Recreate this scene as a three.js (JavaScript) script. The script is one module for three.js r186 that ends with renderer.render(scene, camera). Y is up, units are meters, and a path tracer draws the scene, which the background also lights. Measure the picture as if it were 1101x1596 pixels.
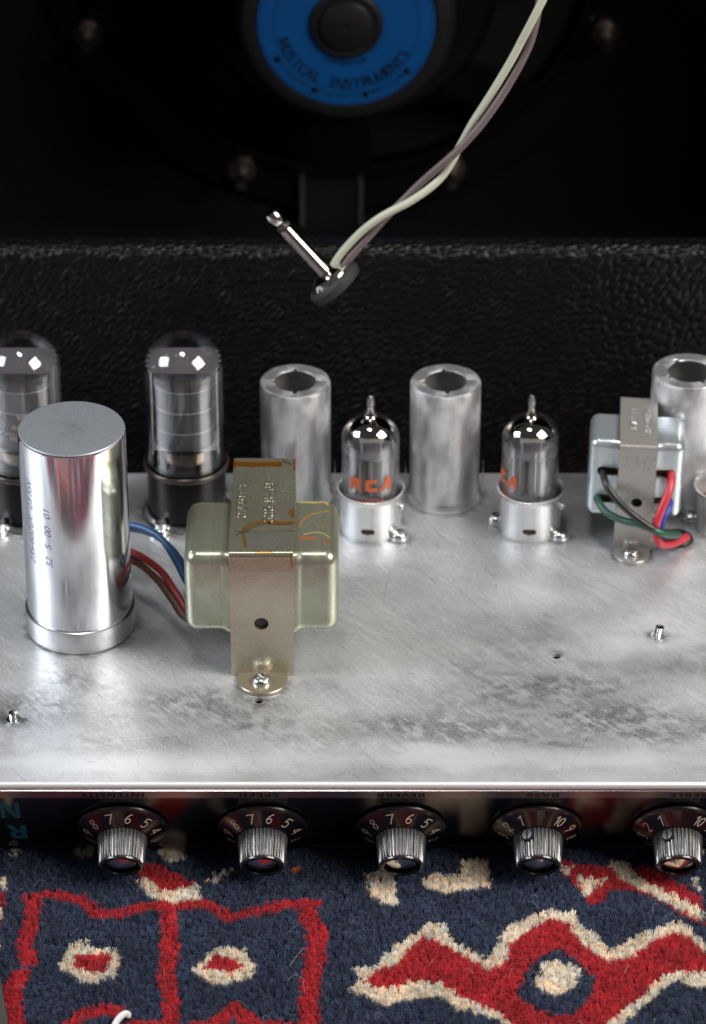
import * as THREE from 'three';
import { mergeGeometries, toCreasedNormals } from 'three/addons/utils/BufferGeometryUtils.js';
import { RoundedBoxGeometry } from 'three/addons/geometries/RoundedBoxGeometry.js';
import { TextGeometry } from 'three/addons/geometries/TextGeometry.js';
import { FontLoader } from 'three/addons/loaders/FontLoader.js';
import { RectAreaLightUniformsLib } from 'three/addons/lights/RectAreaLightUniformsLib.js';
import { Brush, Evaluator, SUBTRACTION, ADDITION } from 'three-bvh-csg';

// ---------------------------------------------------------------- camera, light, exposure
const MM = 0.001;
const scene = new THREE.Scene();
const camera = new THREE.PerspectiveCamera(16.511, 706 / 1024, 0.1, 20);
camera.position.set(0, 0.68741, 1.09159);
camera.lookAt(0, 0, 0);
camera.focus = 1.165;
camera.userData.fStop = 12.5;
const renderer = new THREE.WebGLRenderer({ antialias: true });
renderer.setSize(706, 1024);
renderer.toneMapping = THREE.LinearToneMapping;
renderer.toneMappingExposure = 1;
renderer.shadowMap.enabled = true;
renderer.shadowMap.type = THREE.PCFSoftShadowMap;
scene.background = new THREE.Color(0.055, 0.057, 0.06);          // the unlit room round the set
RectAreaLightUniformsLib.init();
function softbox(dir, dist, w, h, power, color, roll = 0) {       // a studio softbox aimed at the chassis
  const l = new THREE.RectAreaLight(color, power, w, h);
  l.position.set(dir[0] * dist, dir[1] * dist, dir[2] * dist);
  l.lookAt(0, 0, 0.06);
  l.rotateZ(roll);
  scene.add(l);
  return l;
}
softbox([0.66, 0.67, 0.34], 1.25, 0.62, 0.62, 13.5, 0xfff8f0);
softbox([-0.80, 0.58, 0.16], 1.25, 0.52, 0.48, 12.5, 0xf4f8ff, Math.PI / 4);
softbox([-0.06, 0.99, 0.14], 1.5, 0.30, 0.17, 27, 0xfffaf2);

// ---------------------------------------------------------------- helpers
let seed = 20240611;
const rnd = () => { seed = (seed * 1664525 + 1013904223) >>> 0; return seed / 4294967296; };
const rr = (a, b) => a + (b - a) * rnd();
const used = {};
function numbered(n) { const k = used[n] = (used[n] ?? -1) + 1; return k ? `${n}_${String(k).padStart(3, '0')}` : n; }
function thing(name, label, category, [x, y, z] = [0, 0, 0], group) {
  const o = new THREE.Group(); o.name = numbered(name); o.position.set(x * MM, y * MM, z * MM);
  o.userData = { label, category }; if (group) o.userData.group = group;
  scene.add(o); return o;
}
function part(name, geos, mat, parent, label) {                    // geometries are in millimetres
  const list = Array.isArray(geos) ? geos : [geos];
  let g = list.length > 1 ? mergeGeometries(list.map((q) => { const t = q.index ? q.toNonIndexed() : q.clone(); for (const k of Object.keys(t.attributes)) if (!['position', 'normal', 'uv'].includes(k)) t.deleteAttribute(k); return t; })) : list[0].clone();
  g.scale(MM, MM, MM);
  const m = new THREE.Mesh(g, mat); m.name = name; m.castShadow = m.receiveShadow = true;
  if (label) m.userData.label = label;
  parent.add(m); return m;
}
function copyOf(o, [x, y, z], label) {
  const c = o.clone(); c.name = numbered(o.name.replace(/_\d{3}$/, '')); c.position.set(x * MM, y * MM, z * MM);
  c.userData = { ...o.userData, label }; scene.add(c); return c;
}
const lathe = (pts, seg = 64, crease = 0.6) => toCreasedNormals(new THREE.LatheGeometry(pts.map((p) => new THREE.Vector2(p[0], p[1])), seg), crease);
const V = (a) => new THREE.Vector3(a[0], a[1], a[2]);
const tube = (pts, r, seg = 60, rad = 12) => new THREE.TubeGeometry(new THREE.CatmullRomCurve3(pts.map(V), false, 'centripetal'), seg, r, rad);
const box = (w, h, d, x, y, z, r = 0.3) => { const g = new RoundedBoxGeometry(w, h, d, 2, r); g.translate(x, y, z); return g; };
const cyl = (r0, r1, h, x, y, z, seg = 32) => { const g = new THREE.CylinderGeometry(r0, r1, h, seg); g.translate(x, y, z); return g; };
function uvBox(g, s = 1) {                                         // uv in millimetres x s from the face that dominates
  const p = g.attributes.position, n = g.attributes.normal, uv = new Float32Array(p.count * 2);
  for (let i = 0; i < p.count; i++) {
    const a = Math.abs(n.getX(i)), b = Math.abs(n.getY(i)), c = Math.abs(n.getZ(i));
    const [u, v] = a > b && a > c ? [p.getZ(i), p.getY(i)] : b > c ? [p.getX(i), -p.getZ(i)] : [p.getX(i), p.getY(i)];
    uv[2 * i] = u * s; uv[2 * i + 1] = v * s;
  }
  g.setAttribute('uv', new THREE.BufferAttribute(uv, 2)); return g;
}
const evaluator = new Evaluator(); evaluator.useGroups = false;
function cut(a, ...bs) {
  let r = new Brush(a); r.updateMatrixWorld();
  for (const b of bs) { const q = new Brush(b); q.updateMatrixWorld(); r = evaluator.evaluate(r, q, SUBTRACTION); }
  return r.geometry;
}
// noise
const PERM = new Uint8Array(512); { const p = [...Array(256).keys()]; for (let i = 255; i > 0; i--) { const j = Math.floor(rnd() * (i + 1)); [p[i], p[j]] = [p[j], p[i]]; } for (let i = 0; i < 512; i++) PERM[i] = p[i & 255]; }
const h2 = (x, y) => PERM[(PERM[x & 255] + y) & 255] / 255;
function vn(x, y) { const i = Math.floor(x), j = Math.floor(y); let a = x - i, b = y - j; a = a * a * (3 - 2 * a); b = b * b * (3 - 2 * b); const p = h2(i, j), q = h2(i + 1, j), r = h2(i, j + 1), s = h2(i + 1, j + 1); return p + (q - p) * a + (r - p) * b + (p - q - r + s) * a * b; }
function fbm(x, y, o = 4) { let s = 0, a = 0.5, t = 0; for (let k = 0; k < o; k++) { s += a * vn(x, y); t += a; a *= 0.5; x = x * 2.03 + 17.3; y = y * 2.03 + 9.1; } return s / t; }
const clamp = (x, a = 0, b = 1) => Math.min(b, Math.max(a, x));
const sstep = (a, b, x) => { const t = clamp((x - a) / (b - a)); return t * t * (3 - 2 * t); };
function dataTex(w, h, fn, srgb = false, wrap = THREE.RepeatWrapping) {
  const d = new Uint8Array(w * h * 4);
  for (let j = 0; j < h; j++) for (let i = 0; i < w; i++) { const c = fn(i / w, j / h, i, j), k = (j * w + i) * 4; d[k] = clamp(c[0]) * 255; d[k + 1] = clamp(c[1]) * 255; d[k + 2] = clamp(c[2]) * 255; d[k + 3] = 255; }
  const t = new THREE.DataTexture(d, w, h, THREE.RGBAFormat); t.magFilter = THREE.LinearFilter; t.minFilter = THREE.LinearMipmapLinearFilter; t.generateMipmaps = true; t.wrapS = t.wrapT = wrap;
  if (srgb) t.colorSpace = THREE.SRGBColorSpace; t.needsUpdate = true; return t;
}
function canvasTex(w, h, draw, srgb = true) {
  const c = document.createElement('canvas'); c.width = w; c.height = h; const x = c.getContext('2d'); draw(x, w, h);
  const t = new THREE.CanvasTexture(c); if (srgb) t.colorSpace = THREE.SRGBColorSpace; t.wrapS = t.wrapT = THREE.RepeatWrapping; t.anisotropy = 8; return t;
}
const rgb = (r, g, b) => new THREE.Color().setRGB(r, g, b);
const std = (c, rough, metal = 0, extra = {}) => new THREE.MeshPhysicalMaterial({ color: Array.isArray(c) ? rgb(...c) : c, roughness: rough, metalness: metal, ...extra });
const fontBold = await new FontLoader().loadAsync('fonts/droid/droid_sans_bold.typeface.json');
const fontReg = await new FontLoader().loadAsync('fonts/droid/droid_sans_regular.typeface.json');
function textGeo(s, size, depth, font = fontBold) {
  const g = new TextGeometry(s, { font, size, depth, curveSegments: 5, bevelEnabled: false }); g.computeBoundingBox();
  const b = g.boundingBox; g.translate(-(b.min.x + b.max.x) / 2, -(b.min.y + b.max.y) / 2, 0); return g;
}

// ---------------------------------------------------------------- shared materials
const wearTex = dataTex(256, 256, (u, v) => { const n = fbm(u * 8, v * 8, 4) * 0.5 + 0.5 * fbm(u * 40, v * 40, 3); return [0.8 + 0.2 * n, 0.55 + 0.45 * n, 1]; });
const smudge = dataTex(256, 256, (u, v) => { const n = sstep(0.35, 0.7, fbm(u * 6 + 3, v * 4, 5)), f = vn(u * 120, v * 9), c = 0.72 + 0.28 * n - 0.1 * f; return [c, c, c]; });
const smudgeR = dataTex(256, 256, (u, v) => { const n = sstep(0.35, 0.7, fbm(u * 6 + 3, v * 4, 5)); return [1, 0.55 + 0.45 * n, 1]; });
const wearStrap = wearTex.clone(); wearStrap.repeat.set(1, 7); wearStrap.needsUpdate = true;
const M = {
  shield: std([0.86, 0.87, 0.89], 0.56, 0.78, { map: smudge, roughnessMap: smudgeR }),
  shieldIn: std([0.62, 0.61, 0.6], 0.42, 0.8),
  sleeve: std([0.9, 0.91, 0.92], 0.48, 0.78, { map: smudge, roughnessMap: smudgeR }),
  zinc: std([0.72, 0.74, 0.74], 0.3, 1, { roughnessMap: wearTex }),
  steel: std([0.6, 0.6, 0.58], 0.25, 1, { roughnessMap: wearTex }),
  nickel: std([0.72, 0.7, 0.66], 0.12, 1),
  black: std([0.012, 0.012, 0.013], 0.25, 0, { clearcoat: 0.6, clearcoatRoughness: 0.08 }),
  bakelite: std([0.006, 0.0055, 0.0055], 0.22, 0, { specularIntensity: 0.4 }),
  bakeRim: std([0.03, 0.02, 0.017], 0.2, 0),
  hole: std([0.004, 0.004, 0.004], 0.9, 0),
  rubber: std([0.012, 0.012, 0.012], 0.4, 0),
  glass: new THREE.MeshPhysicalMaterial({ color: 0xffffff, roughness: 0.015, transmission: 1, thickness: 0, ior: 1.68 }),
  getter: std([0.5, 0.46, 0.42], 0.05, 1),
  mica: std([0.105, 0.098, 0.112], 0.4, 0, { clearcoat: 0.5 }),
  plate: std([0.16, 0.16, 0.175], 0.45, 0.3),
  plateRib: std([0.3, 0.3, 0.31], 0.4, 0.5),
  stamped: std([0.66, 0.63, 0.54], 0.24, 0.9), stampedPale: std([0.88, 0.87, 0.85], 0.25, 0.8),
  insulation: std([0.55, 0.50, 0.44], 0.6, 0),
};
const RUG = [
['r',4,[-106.9, 173.6, -100.6, 170.5, -89.6, 173.6, -83.8, 181.3, -76.3, 181.3, -70.1, 177.4, -60.5, 175.8, -47.6, 176.2, -40.9, 182.5, -32.4, 180.4, -22.8, 176.2, -12.1, 175.8]],
['r',5,[-105.3, 172.7, -105.2, 185.5, -106.6, 197.3, -104.4, 205.6]],
['r',5.5,[-107.0, 212.1, -108.5, 220.2, -106.3, 234.5, -104.3, 243.9]],
['r',5,[-60.5, 175.3, -60.0, 187.2, -59.4, 200.6, -59.9, 212.1, -57.8, 225.0, -58.0, 243.9]],
['r',6,[-14.7, 182.1, -11.4, 190.6, -12.4, 203.9, -13.3, 213.7, -14.2, 225.0, -13.0, 243.9]],
['r',4.6,[-90.8, 242.4, -86.9, 232.2, -81.8, 230.1, -75.1, 229.8]],
['r',4.6,[-70.6, 237.7, -60.8, 237.7]],
['r',4.6,[-54.1, 238.5, -45.4, 236.9, -40.4, 233.0, -37.3, 228.2, -33.2, 234.5, -29.0, 237.4, -19.7, 238.0]],
['r',0,[-74.5, 155.2, -65.8, 154.0, -56.8, 161.1, -52.2, 165.8, -55.2, 173.6, -62.8, 172.2, -67.4, 164.9]],
['c',0,[-71.9, 162.3, -66.4, 163.2, -62.9, 169.3, -56.5, 166.7, -50.9, 166.3, -50.0, 173.2, -58.4, 174.6, -67.0, 173.2, -69.4, 168.4]],
['c',0,[-49.3, 163.2, -41.7, 155.8, -39.9, 157.9, -45.8, 165.3]],
['c',0,[-91.9, 196.0, -86.6, 195.3, -83.8, 198.6, -77.5, 198.1, -74.6, 207.2, -77.0, 216.0, -78.7, 213.4, -83.7, 216.5, -88.0, 214.9, -95.0, 208.0, -93.1, 202.3]],
['r',0,[-89.7, 201.9, -82.6, 201.4, -77.0, 202.6, -79.4, 210.8, -84.2, 209.7, -86.7, 210.5, -89.8, 207.2]],
['c',0,[-46.7, 200.3, -40.5, 197.8, -35.1, 199.3, -31.4, 206.4, -32.0, 212.4, -36.8, 215.7, -44.0, 217.3, -48.3, 214.1, -51.9, 208.9, -48.6, 205.2]],
['r',0,[-44.5, 201.9, -40.3, 202.6, -34.7, 208.0, -38.0, 210.0, -41.1, 211.6, -43.8, 209.7, -48.7, 208.9, -46.5, 205.6]],
['c',0,[-65.1, 146.3, -56.7, 148.1, -56.6, 152.2, -61.4, 154.0, -64.9, 150.8]],
['c',0,[-119.0, 145.4, -112.3, 146.3, -112.0, 149.9, -118.5, 150.8]],
['c',0,[-95.2, 146.9, -87.0, 147.2, -87.3, 151.2, -92.2, 150.8]],
['o',0,[-21.2, 157.0, -17.7, 154.7, -17.9, 157.9, -20.0, 160.0]],
['c',0,[-1.1, 220.3, 2.0, 213.9, -0.6, 208.1, 6.2, 208.1, 11.6, 199.9, 21.2, 190.7, 24.0, 185.3, 30.4, 187.0, 32.8, 195.7, 40.1, 200.4, 41.6, 204.9, 45.5, 199.1, 50.1, 187.7, 57.8, 182.2, 64.5, 178.1, 72.9, 180.5, 74.7, 187.3, 81.7, 195.4, 82.5, 199.9, 89.1, 195.4, 97.0, 189.5, 104.8, 185.3, 109.0, 186.0, 113.1, 194.1, 116.4, 199.1, 114.7, 218.7, 108.5, 218.2, 103.6, 214.2, 97.9, 220.7, 91.1, 228.7, 86.5, 235.0, 81.9, 242.5, 51.1, 244.1, 46.3, 235.0, 42.3, 232.6, 39.3, 230.3, 32.0, 228.7, 28.0, 222.3, 17.6, 223.9, 10.3, 227.1, 4.1, 222.3]],
['r',0,[3.1, 215.5, 7.3, 209.8, 13.6, 206.5, 17.9, 199.9, 22.8, 192.9, 29.6, 196.6, 36.9, 203.2, 43.0, 210.1, 48.4, 207.3, 50.8, 197.4, 57.5, 189.0, 64.2, 183.6, 70.5, 185.3, 72.3, 192.4, 78.2, 200.7, 82.2, 205.2, 90.8, 202.7, 96.5, 195.7, 104.4, 190.4, 110.5, 194.1, 116.0, 204.0, 115.4, 210.6, 103.9, 209.8, 97.2, 215.5, 91.4, 223.6, 84.8, 229.9, 79.1, 237.8, 76.7, 244.1, 55.2, 244.1, 50.4, 236.3, 45.5, 229.9, 37.3, 225.2, 31.2, 220.3, 28.2, 216.3, 18.8, 215.5, 11.4, 218.7, 6.2, 218.2]],
['n',0,[51.8, 220.3, 56.7, 209.0, 61.2, 202.0, 66.7, 198.7, 71.7, 203.7, 77.7, 213.9, 75.6, 222.3, 69.1, 232.3, 64.0, 232.3, 57.9, 228.7, 53.0, 223.9]],
['c',0,[56.3, 213.9, 62.0, 212.6, 59.9, 207.8, 65.3, 204.5, 73.2, 209.8, 71.2, 217.4, 65.5, 222.3, 60.2, 220.7]],
['c',0,[4.3, 159.7, 12.0, 155.3, 14.1, 163.2, 14.7, 176.7, 9.6, 176.7, 5.3, 170.2]],
['c',0,[22.8, 163.2, 26.1, 159.3, 35.8, 161.8, 36.1, 151.7, 45.4, 151.7, 45.5, 167.1, 37.8, 168.8, 30.2, 169.8, 23.8, 167.1]],
['r',0,[67.9, 152.6, 80.8, 155.3, 96.1, 155.3, 104.5, 160.6, 112.5, 169.3, 118.5, 175.4, 117.1, 190.7, 111.4, 182.6, 107.3, 180.9, 99.3, 172.3, 93.1, 168.8, 84.4, 168.8, 82.9, 175.0, 77.5, 175.9, 75.7, 168.8, 71.7, 163.2]],
['c',0,[69.4, 155.3, 73.1, 156.2, 72.9, 160.0, 69.7, 159.3]],
['c',0,[74.0, 161.1, 85.3, 162.9, 80.2, 167.1, 76.8, 172.3, 75.0, 166.7]],
['c',0,[84.2, 154.4, 90.9, 152.3, 95.6, 162.9, 104.9, 169.8, 111.0, 175.0, 117.9, 182.2, 117.5, 187.0, 105.4, 177.4, 98.3, 170.5, 90.2, 163.2]],
['c',0,[112.0, 162.3, 119.9, 158.8, 119.1, 167.6, 113.7, 168.4]]
];
// ---------------------------------------------------------------- the setting: floor and rug
{
  const g = new THREE.PlaneGeometry(4000, 4000); g.rotateX(-Math.PI / 2); g.translate(0, -56, 0);
  const m = part('floor', g, std([0.09, 0.075, 0.06], 0.5), scene); m.userData = { kind: 'structure', label: 'floor under the rug' };
}
const RUGCOL = { n: [0.046, 0.064, 0.118], r: [0.52, 0.032, 0.046], c: [0.86, 0.77, 0.64], o: [0.55, 0.17, 0.03] };
function inPoly(p, x, z) { let w = false; for (let i = 0, j = p.length - 2; i < p.length; j = i, i += 2) { if ((p[i + 1] > z) !== (p[j + 1] > z) && x < (p[j] - p[i]) * (z - p[i + 1]) / (p[j + 1] - p[i + 1]) + p[i]) w = !w; } return w; }
function segDist(p, x, z) { let d = 1e9; for (let i = 0; i + 3 < p.length; i += 2) { const ax = p[i], az = p[i + 1], bx = p[i + 2] - ax, bz = p[i + 3] - az; const t = clamp(((x - ax) * bx + (z - az) * bz) / (bx * bx + bz * bz)); d = Math.min(d, Math.hypot(x - ax - t * bx, z - az - t * bz)); } return d; }
function rugKind(x, z) {                                            // the woven pattern, repeated beyond the part in view
  const W = 230, Z0 = 148, D = 94;
  let xx = ((x + 115) % W + W) % W - 115, q = (z - Z0) / D, k = Math.floor(q); q -= k; if (k & 1) q = 1 - q; const zz = Z0 + q * D;
  let c = 'n';
  for (const [col, w, p] of RUG) if (w ? segDist(p, xx, zz) < w * 0.56 : inPoly(p, xx, zz)) c = col;
  return c;
}
{
  const t = thing('rug', 'navy wool rug with red and cream woven pattern under the amplifier', 'rug', [0, 0, 0]);
  const tw = 512, th = 512, X0 = -460, X1 = 460, Z0 = -420, Z1 = 700;
  const map = dataTex(tw, th, (u, v) => { const x = X0 + (X1 - X0) * u, z = Z0 + (Z1 - Z0) * v; const c = RUGCOL[rugKind(Math.round(x / 1.8) * 1.8, Math.round(z / 1.8) * 1.8)], s = 0.75 + 0.5 * rnd(); return [c[0] * s, c[1] * s, c[2] * s].map((q) => Math.pow(clamp(q), 1 / 2.2)); }, true, THREE.ClampToEdgeWrapping);
  const bump = dataTex(256, 256, () => { const v = rnd(); return [v, v, v]; }); bump.repeat.set(4, 4);
  const g = new THREE.BoxGeometry(X1 - X0, 9, Z1 - Z0, 1, 1, 1); g.translate((X0 + X1) / 2, -49.5, (Z0 + Z1) / 2);
  const p = g.attributes.position, uv = g.attributes.uv; for (let i = 0; i < p.count; i++) uv.setXY(i, (p.getX(i) - X0) / (X1 - X0), (p.getZ(i) - Z0) / (Z1 - Z0));
  part('backing', g, std([1, 1, 1], 0.95, 0, { map, bumpMap: bump, bumpScale: 0.002 }), t);
  // cut pile: each knot is a bundle of curled fibres
  const pileMat = std([1, 1, 1], 0.75, 0, { sheen: 0.6, sheenRoughness: 0.5, sheenColor: rgb(0.5, 0.5, 0.5) });
  const variants = [];
  for (let v = 0; v < 5; v++) {
    const P = [], N = [], I = [];
    for (let f = 0; f < 17; f++) {
      const a = f * 2.4, rad = 0.92 * Math.sqrt((f + 0.5) / 17), bx = Math.cos(a) * rad * 0.75, bz = Math.sin(a) * rad * 0.75;
      const lx = Math.cos(a) * rad * 0.45 + rr(-0.45, 0.45), lz = Math.sin(a) * rad * 0.45 + rr(-0.45, 0.45), top = 5.2 - rad * rad * 1.3 + rr(-0.45, 0.45), w = rr(0.13, 0.2), c = rr(-0.5, 0.5), tw0 = rnd() * 6;
      const base = P.length / 3, SEG = 4;
      for (let s = 0; s <= SEG; s++) {
        const q = s / SEG, x = bx + lx * q * q + c * 0.25 * Math.sin(q * 3), y = top * q - 0.5 * q * q * Math.hypot(lx, lz), z = bz + lz * q * q + c * 0.25 * Math.cos(q * 3), ww = w * (1 - 0.45 * q * q);
        for (let k = 0; k < 3; k++) { const b = tw0 + k * 2.0944 + q * 1.2; P.push(x + Math.cos(b) * ww, y, z + Math.sin(b) * ww); N.push(Math.cos(b), 0.35, Math.sin(b)); }
        if (s) for (let k = 0; k < 3; k++) { const o = base + (s - 1) * 3, k2 = (k + 1) % 3; I.push(o + k, o + 3 + k, o + k2, o + k2, o + 3 + k, o + 3 + k2); }
      }
      const o = base + SEG * 3; I.push(o, o + 2, o + 1);
    }
    const q = new THREE.BufferGeometry(); q.setAttribute('position', new THREE.Float32BufferAttribute(P, 3)); q.setAttribute('normal', new THREE.Float32BufferAttribute(N, 3)); q.setIndex(I); q.scale(MM, MM, MM); variants.push(q);
  }
  const lists = variants.map(() => []);
  for (let z = 126, row = 0; z < 262; z += 1.27, row++) for (let x = -150; x < 150; x += 1.36) {
    const px = x + (row & 1) * 0.68 + rr(-0.28, 0.28), pz = z + rr(-0.28, 0.28);
    lists[Math.floor(rnd() * 5)].push([px, pz, rugKind(x + (row & 1) * 0.68, z)]);
  }
  const mtx = new THREE.Matrix4(), Q = new THREE.Quaternion(), E = new THREE.Euler(), col = new THREE.Color();
  lists.forEach((l, v) => {
    const im = new THREE.InstancedMesh(variants[v], pileMat, l.length); im.name = 'pile'; im.userData.kind = 'stuff'; im.castShadow = im.receiveShadow = true;
    l.forEach(([x, z, k], i) => {
      E.set(0.24 + rr(-0.16, 0.16), rnd() * 6.283, rr(-0.16, 0.16), 'XZY'); Q.setFromEuler(E);
      const hgt = rr(0.88, 1.1) * (0.94 + 0.12 * fbm(x * 0.06, z * 0.06, 2)), s = rr(0.84, 1.0);
      mtx.compose(new THREE.Vector3(x * MM, -45.4 * MM, z * MM), Q, new THREE.Vector3(s, hgt, s)); im.setMatrixAt(i, mtx);
      const c = RUGCOL[k], b = (k === 'n' ? rr(0.55, 1.5) : rr(0.75, 1.2)) * (0.8 + 0.4 * fbm(x * 0.12, z * 0.12, 2)), warm = rr(-0.12, 0.12); col.setRGB(c[0] * b * (1 + warm), c[1] * b, c[2] * b * (1 - warm)); im.setColorAt(i, col);
    });
    t.add(im);
  });
  // loose hairs lying on the pile
  const hair = []; for (let i = 0; i < 45; i++) { const x = rr(-118, 118), z = rr(160, 242), a = rr(0, 6.28), L = rr(1.5, 6) * (i % 17 ? 1 : 2), b = a + rr(-0.9, 0.9); hair.push(tube([[x, -40.9, z], [x + Math.cos(a) * L * 0.5, -39.6 + rr(0, 1), z + Math.sin(a) * L * 0.5], [x + Math.cos(a) * L * 0.5 + Math.cos(b) * L * 0.5, -40.7, z + Math.sin(a) * L * 0.5 + Math.sin(b) * L * 0.5]], rr(0.03, 0.06), 8, 3)); }
  part('loose_hairs', hair, std([0.42, 0.39, 0.36], 0.6), t).userData.kind = 'stuff';
}
{
  const t = thing('yarn_end', 'short loop of white yarn on the red arch at the rug\'s lower left', 'yarn', [-73, -40.5, 236]);
  const pts = []; for (let i = 0; i <= 12; i++) { const a = i / 12 * 3.6; pts.push([-1.2 + Math.cos(a - 0.4) * 2.2 + 1, 0.2 + Math.sin(a) * 1.2, -1.4 + i * 0.55 - Math.sin(a) * 2.4]); }
  part('strand', tube(pts, 1.1, 40, 8), std([0.75, 0.75, 0.76], 0.8), t);
}
{
  const s = new THREE.Shape(); s.moveTo(-60, -12); s.lineTo(-7, -12); s.lineTo(0, 24); s.lineTo(2, 46); s.lineTo(-60, 46); s.closePath();
  const g = new THREE.ExtrudeGeometry(s, { depth: 2.2, bevelEnabled: true, bevelSize: 0.4, bevelThickness: 0.4, bevelSegments: 2 }); g.rotateX(Math.PI / 2);
  const t = thing('dark_mat', 'edge of a dark grey mat on the rug at the bottom left corner', 'mat', [-109, -38.4, 214]);
  part('mat', g, std([0.045, 0.046, 0.042], 0.9, 0, { roughnessMap: wearTex }), t);
}

// ---------------------------------------------------------------- cabinet behind the chassis
const leather = (() => {
  const n = 512, hgt = new Float32Array(n * n), pts = [], G = 24;
  for (let j = 0; j < G; j++) for (let i = 0; i < G; i++) pts.push([i + rnd(), j + rnd()]);
  const at = (i, j) => { const a = (i + G) % G, b = (j + G) % G, p = pts[b * G + a]; return [p[0] + (i - a), p[1] + (j - b)]; };
  for (let y = 0; y < n; y++) for (let x = 0; x < n; x++) {
    const u = x / n * G, v = y / n * G; let d1 = 9, d2 = 9; const ci = Math.floor(u), cj = Math.floor(v);
    for (let j = -2; j <= 2; j++) for (let i = -2; i <= 2; i++) { const [px, py] = at(ci + i, cj + j); const dx = u - px, dy = v - py, a = dx * 0.8 + dy * 0.6, b = -dx * 0.6 + dy * 0.8, d = Math.hypot(a * 0.66, b * 1.18); if (d < d1) { d2 = d1; d1 = d; } else if (d < d2) d2 = d; }
    hgt[y * n + x] = Math.sqrt(sstep(0.02, 0.75, d2 - d1)) * (1 - 0.35 * d1 * d1);
  }
  return dataTex(n, n, (u, v, i, j) => { const c = hgt[j * n + i] * (0.45 + 0.55 * fbm(u * 9, v * 9, 3)) * 0.9 + 0.1 * h2(i * 7 + j, j * 3); return [c, c, c]; });
})();
const tolex = std([0.0036, 0.0034, 0.0035], 0.36, 0, { bumpMap: leather, bumpScale: 0.0009, specularIntensity: 0.52 });
{
  const t = thing('amplifier_cabinet', 'black textured vinyl amplifier cabinet standing open behind the chassis', 'cabinet', [0, 0, 0]);
  const s = new THREE.Shape(); const z0 = -60, z1 = -73, y0 = -44, y1 = 76.5, r = 4.5;      // rounded top edge, in (z, y)
  s.moveTo(z1, y0); s.lineTo(z0, y0); s.lineTo(z0, y1 - r); s.absarc(z0 - r, y1 - r, r, 0, Math.PI / 2, false); s.lineTo(z1 + r, y1); s.absarc(z1 + r, y1 - r, r, Math.PI / 2, Math.PI, false); s.closePath();
  let g = new THREE.ExtrudeGeometry(s, { depth: 560, bevelEnabled: false, curveSegments: 10 });
  g.rotateY(-Math.PI / 2); g.scale(1, 1, 1);
  { const p = g.attributes.position; for (let i = 0; i < p.count; i++) { const x = p.getX(i), z = p.getZ(i); p.setXYZ(i, x + 280, p.getY(i), z); } }
  // after rotateY(-90): shape x (our z) lies along z
  g = toCreasedNormals(g, 0.7); uvBox(g, 1 / 84); part('lower_back_panel', g, tolex, t);
  const wood = std([0.011, 0.011, 0.0115], 0.6, 0, { specularIntensity: 0.4, bumpMap: leather, bumpScale: 0.0003 });
  const put = (n, ...a) => part(n, uvBox(box(...a), 1 / 80), wood, t);
  const baff = new THREE.Shape(); baff.moveTo(-262, -30); baff.lineTo(262, -30); baff.lineTo(262, 300); baff.lineTo(-262, 300); baff.closePath();
  const hole = new THREE.Path(); hole.absarc(-2.6, 106, 112, 0, Math.PI * 2); baff.holes.push(hole);
  const bg = new THREE.ExtrudeGeometry(baff, { depth: 12, bevelEnabled: false, curveSegments: 48 }); bg.translate(0, 0, -304); part('baffle_board', uvBox(bg, 1 / 80), wood, t);
  part('grille_cloth', box(520, 320, 2, 0, 135, -308, 0.5), std([0.008, 0.008, 0.008], 0.9), t);
  put('bottom_panel', 560, 14, 236, 0, -37, -191, 1); put('top_panel', 560, 14, 252, 0, 308, -184, 2);
  put('side_panel', 16, 344, 250, -272, 129, -185, 1); put('side_panel', 16, 344, 250, 272, 129, -185, 1);
  const cl = part('cleat', box(27, 34, 8, -9.5, -14, -288, 0.8), std([0.013, 0.013, 0.015], 0.5), t);
  for (const x of [-22.3, 3.3]) part('cleat_edge', box(1.6, 32, 2, x, -14, -283.2, 0.4), std([0.09, 0.09, 0.088], 0.6), cl);
}
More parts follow.
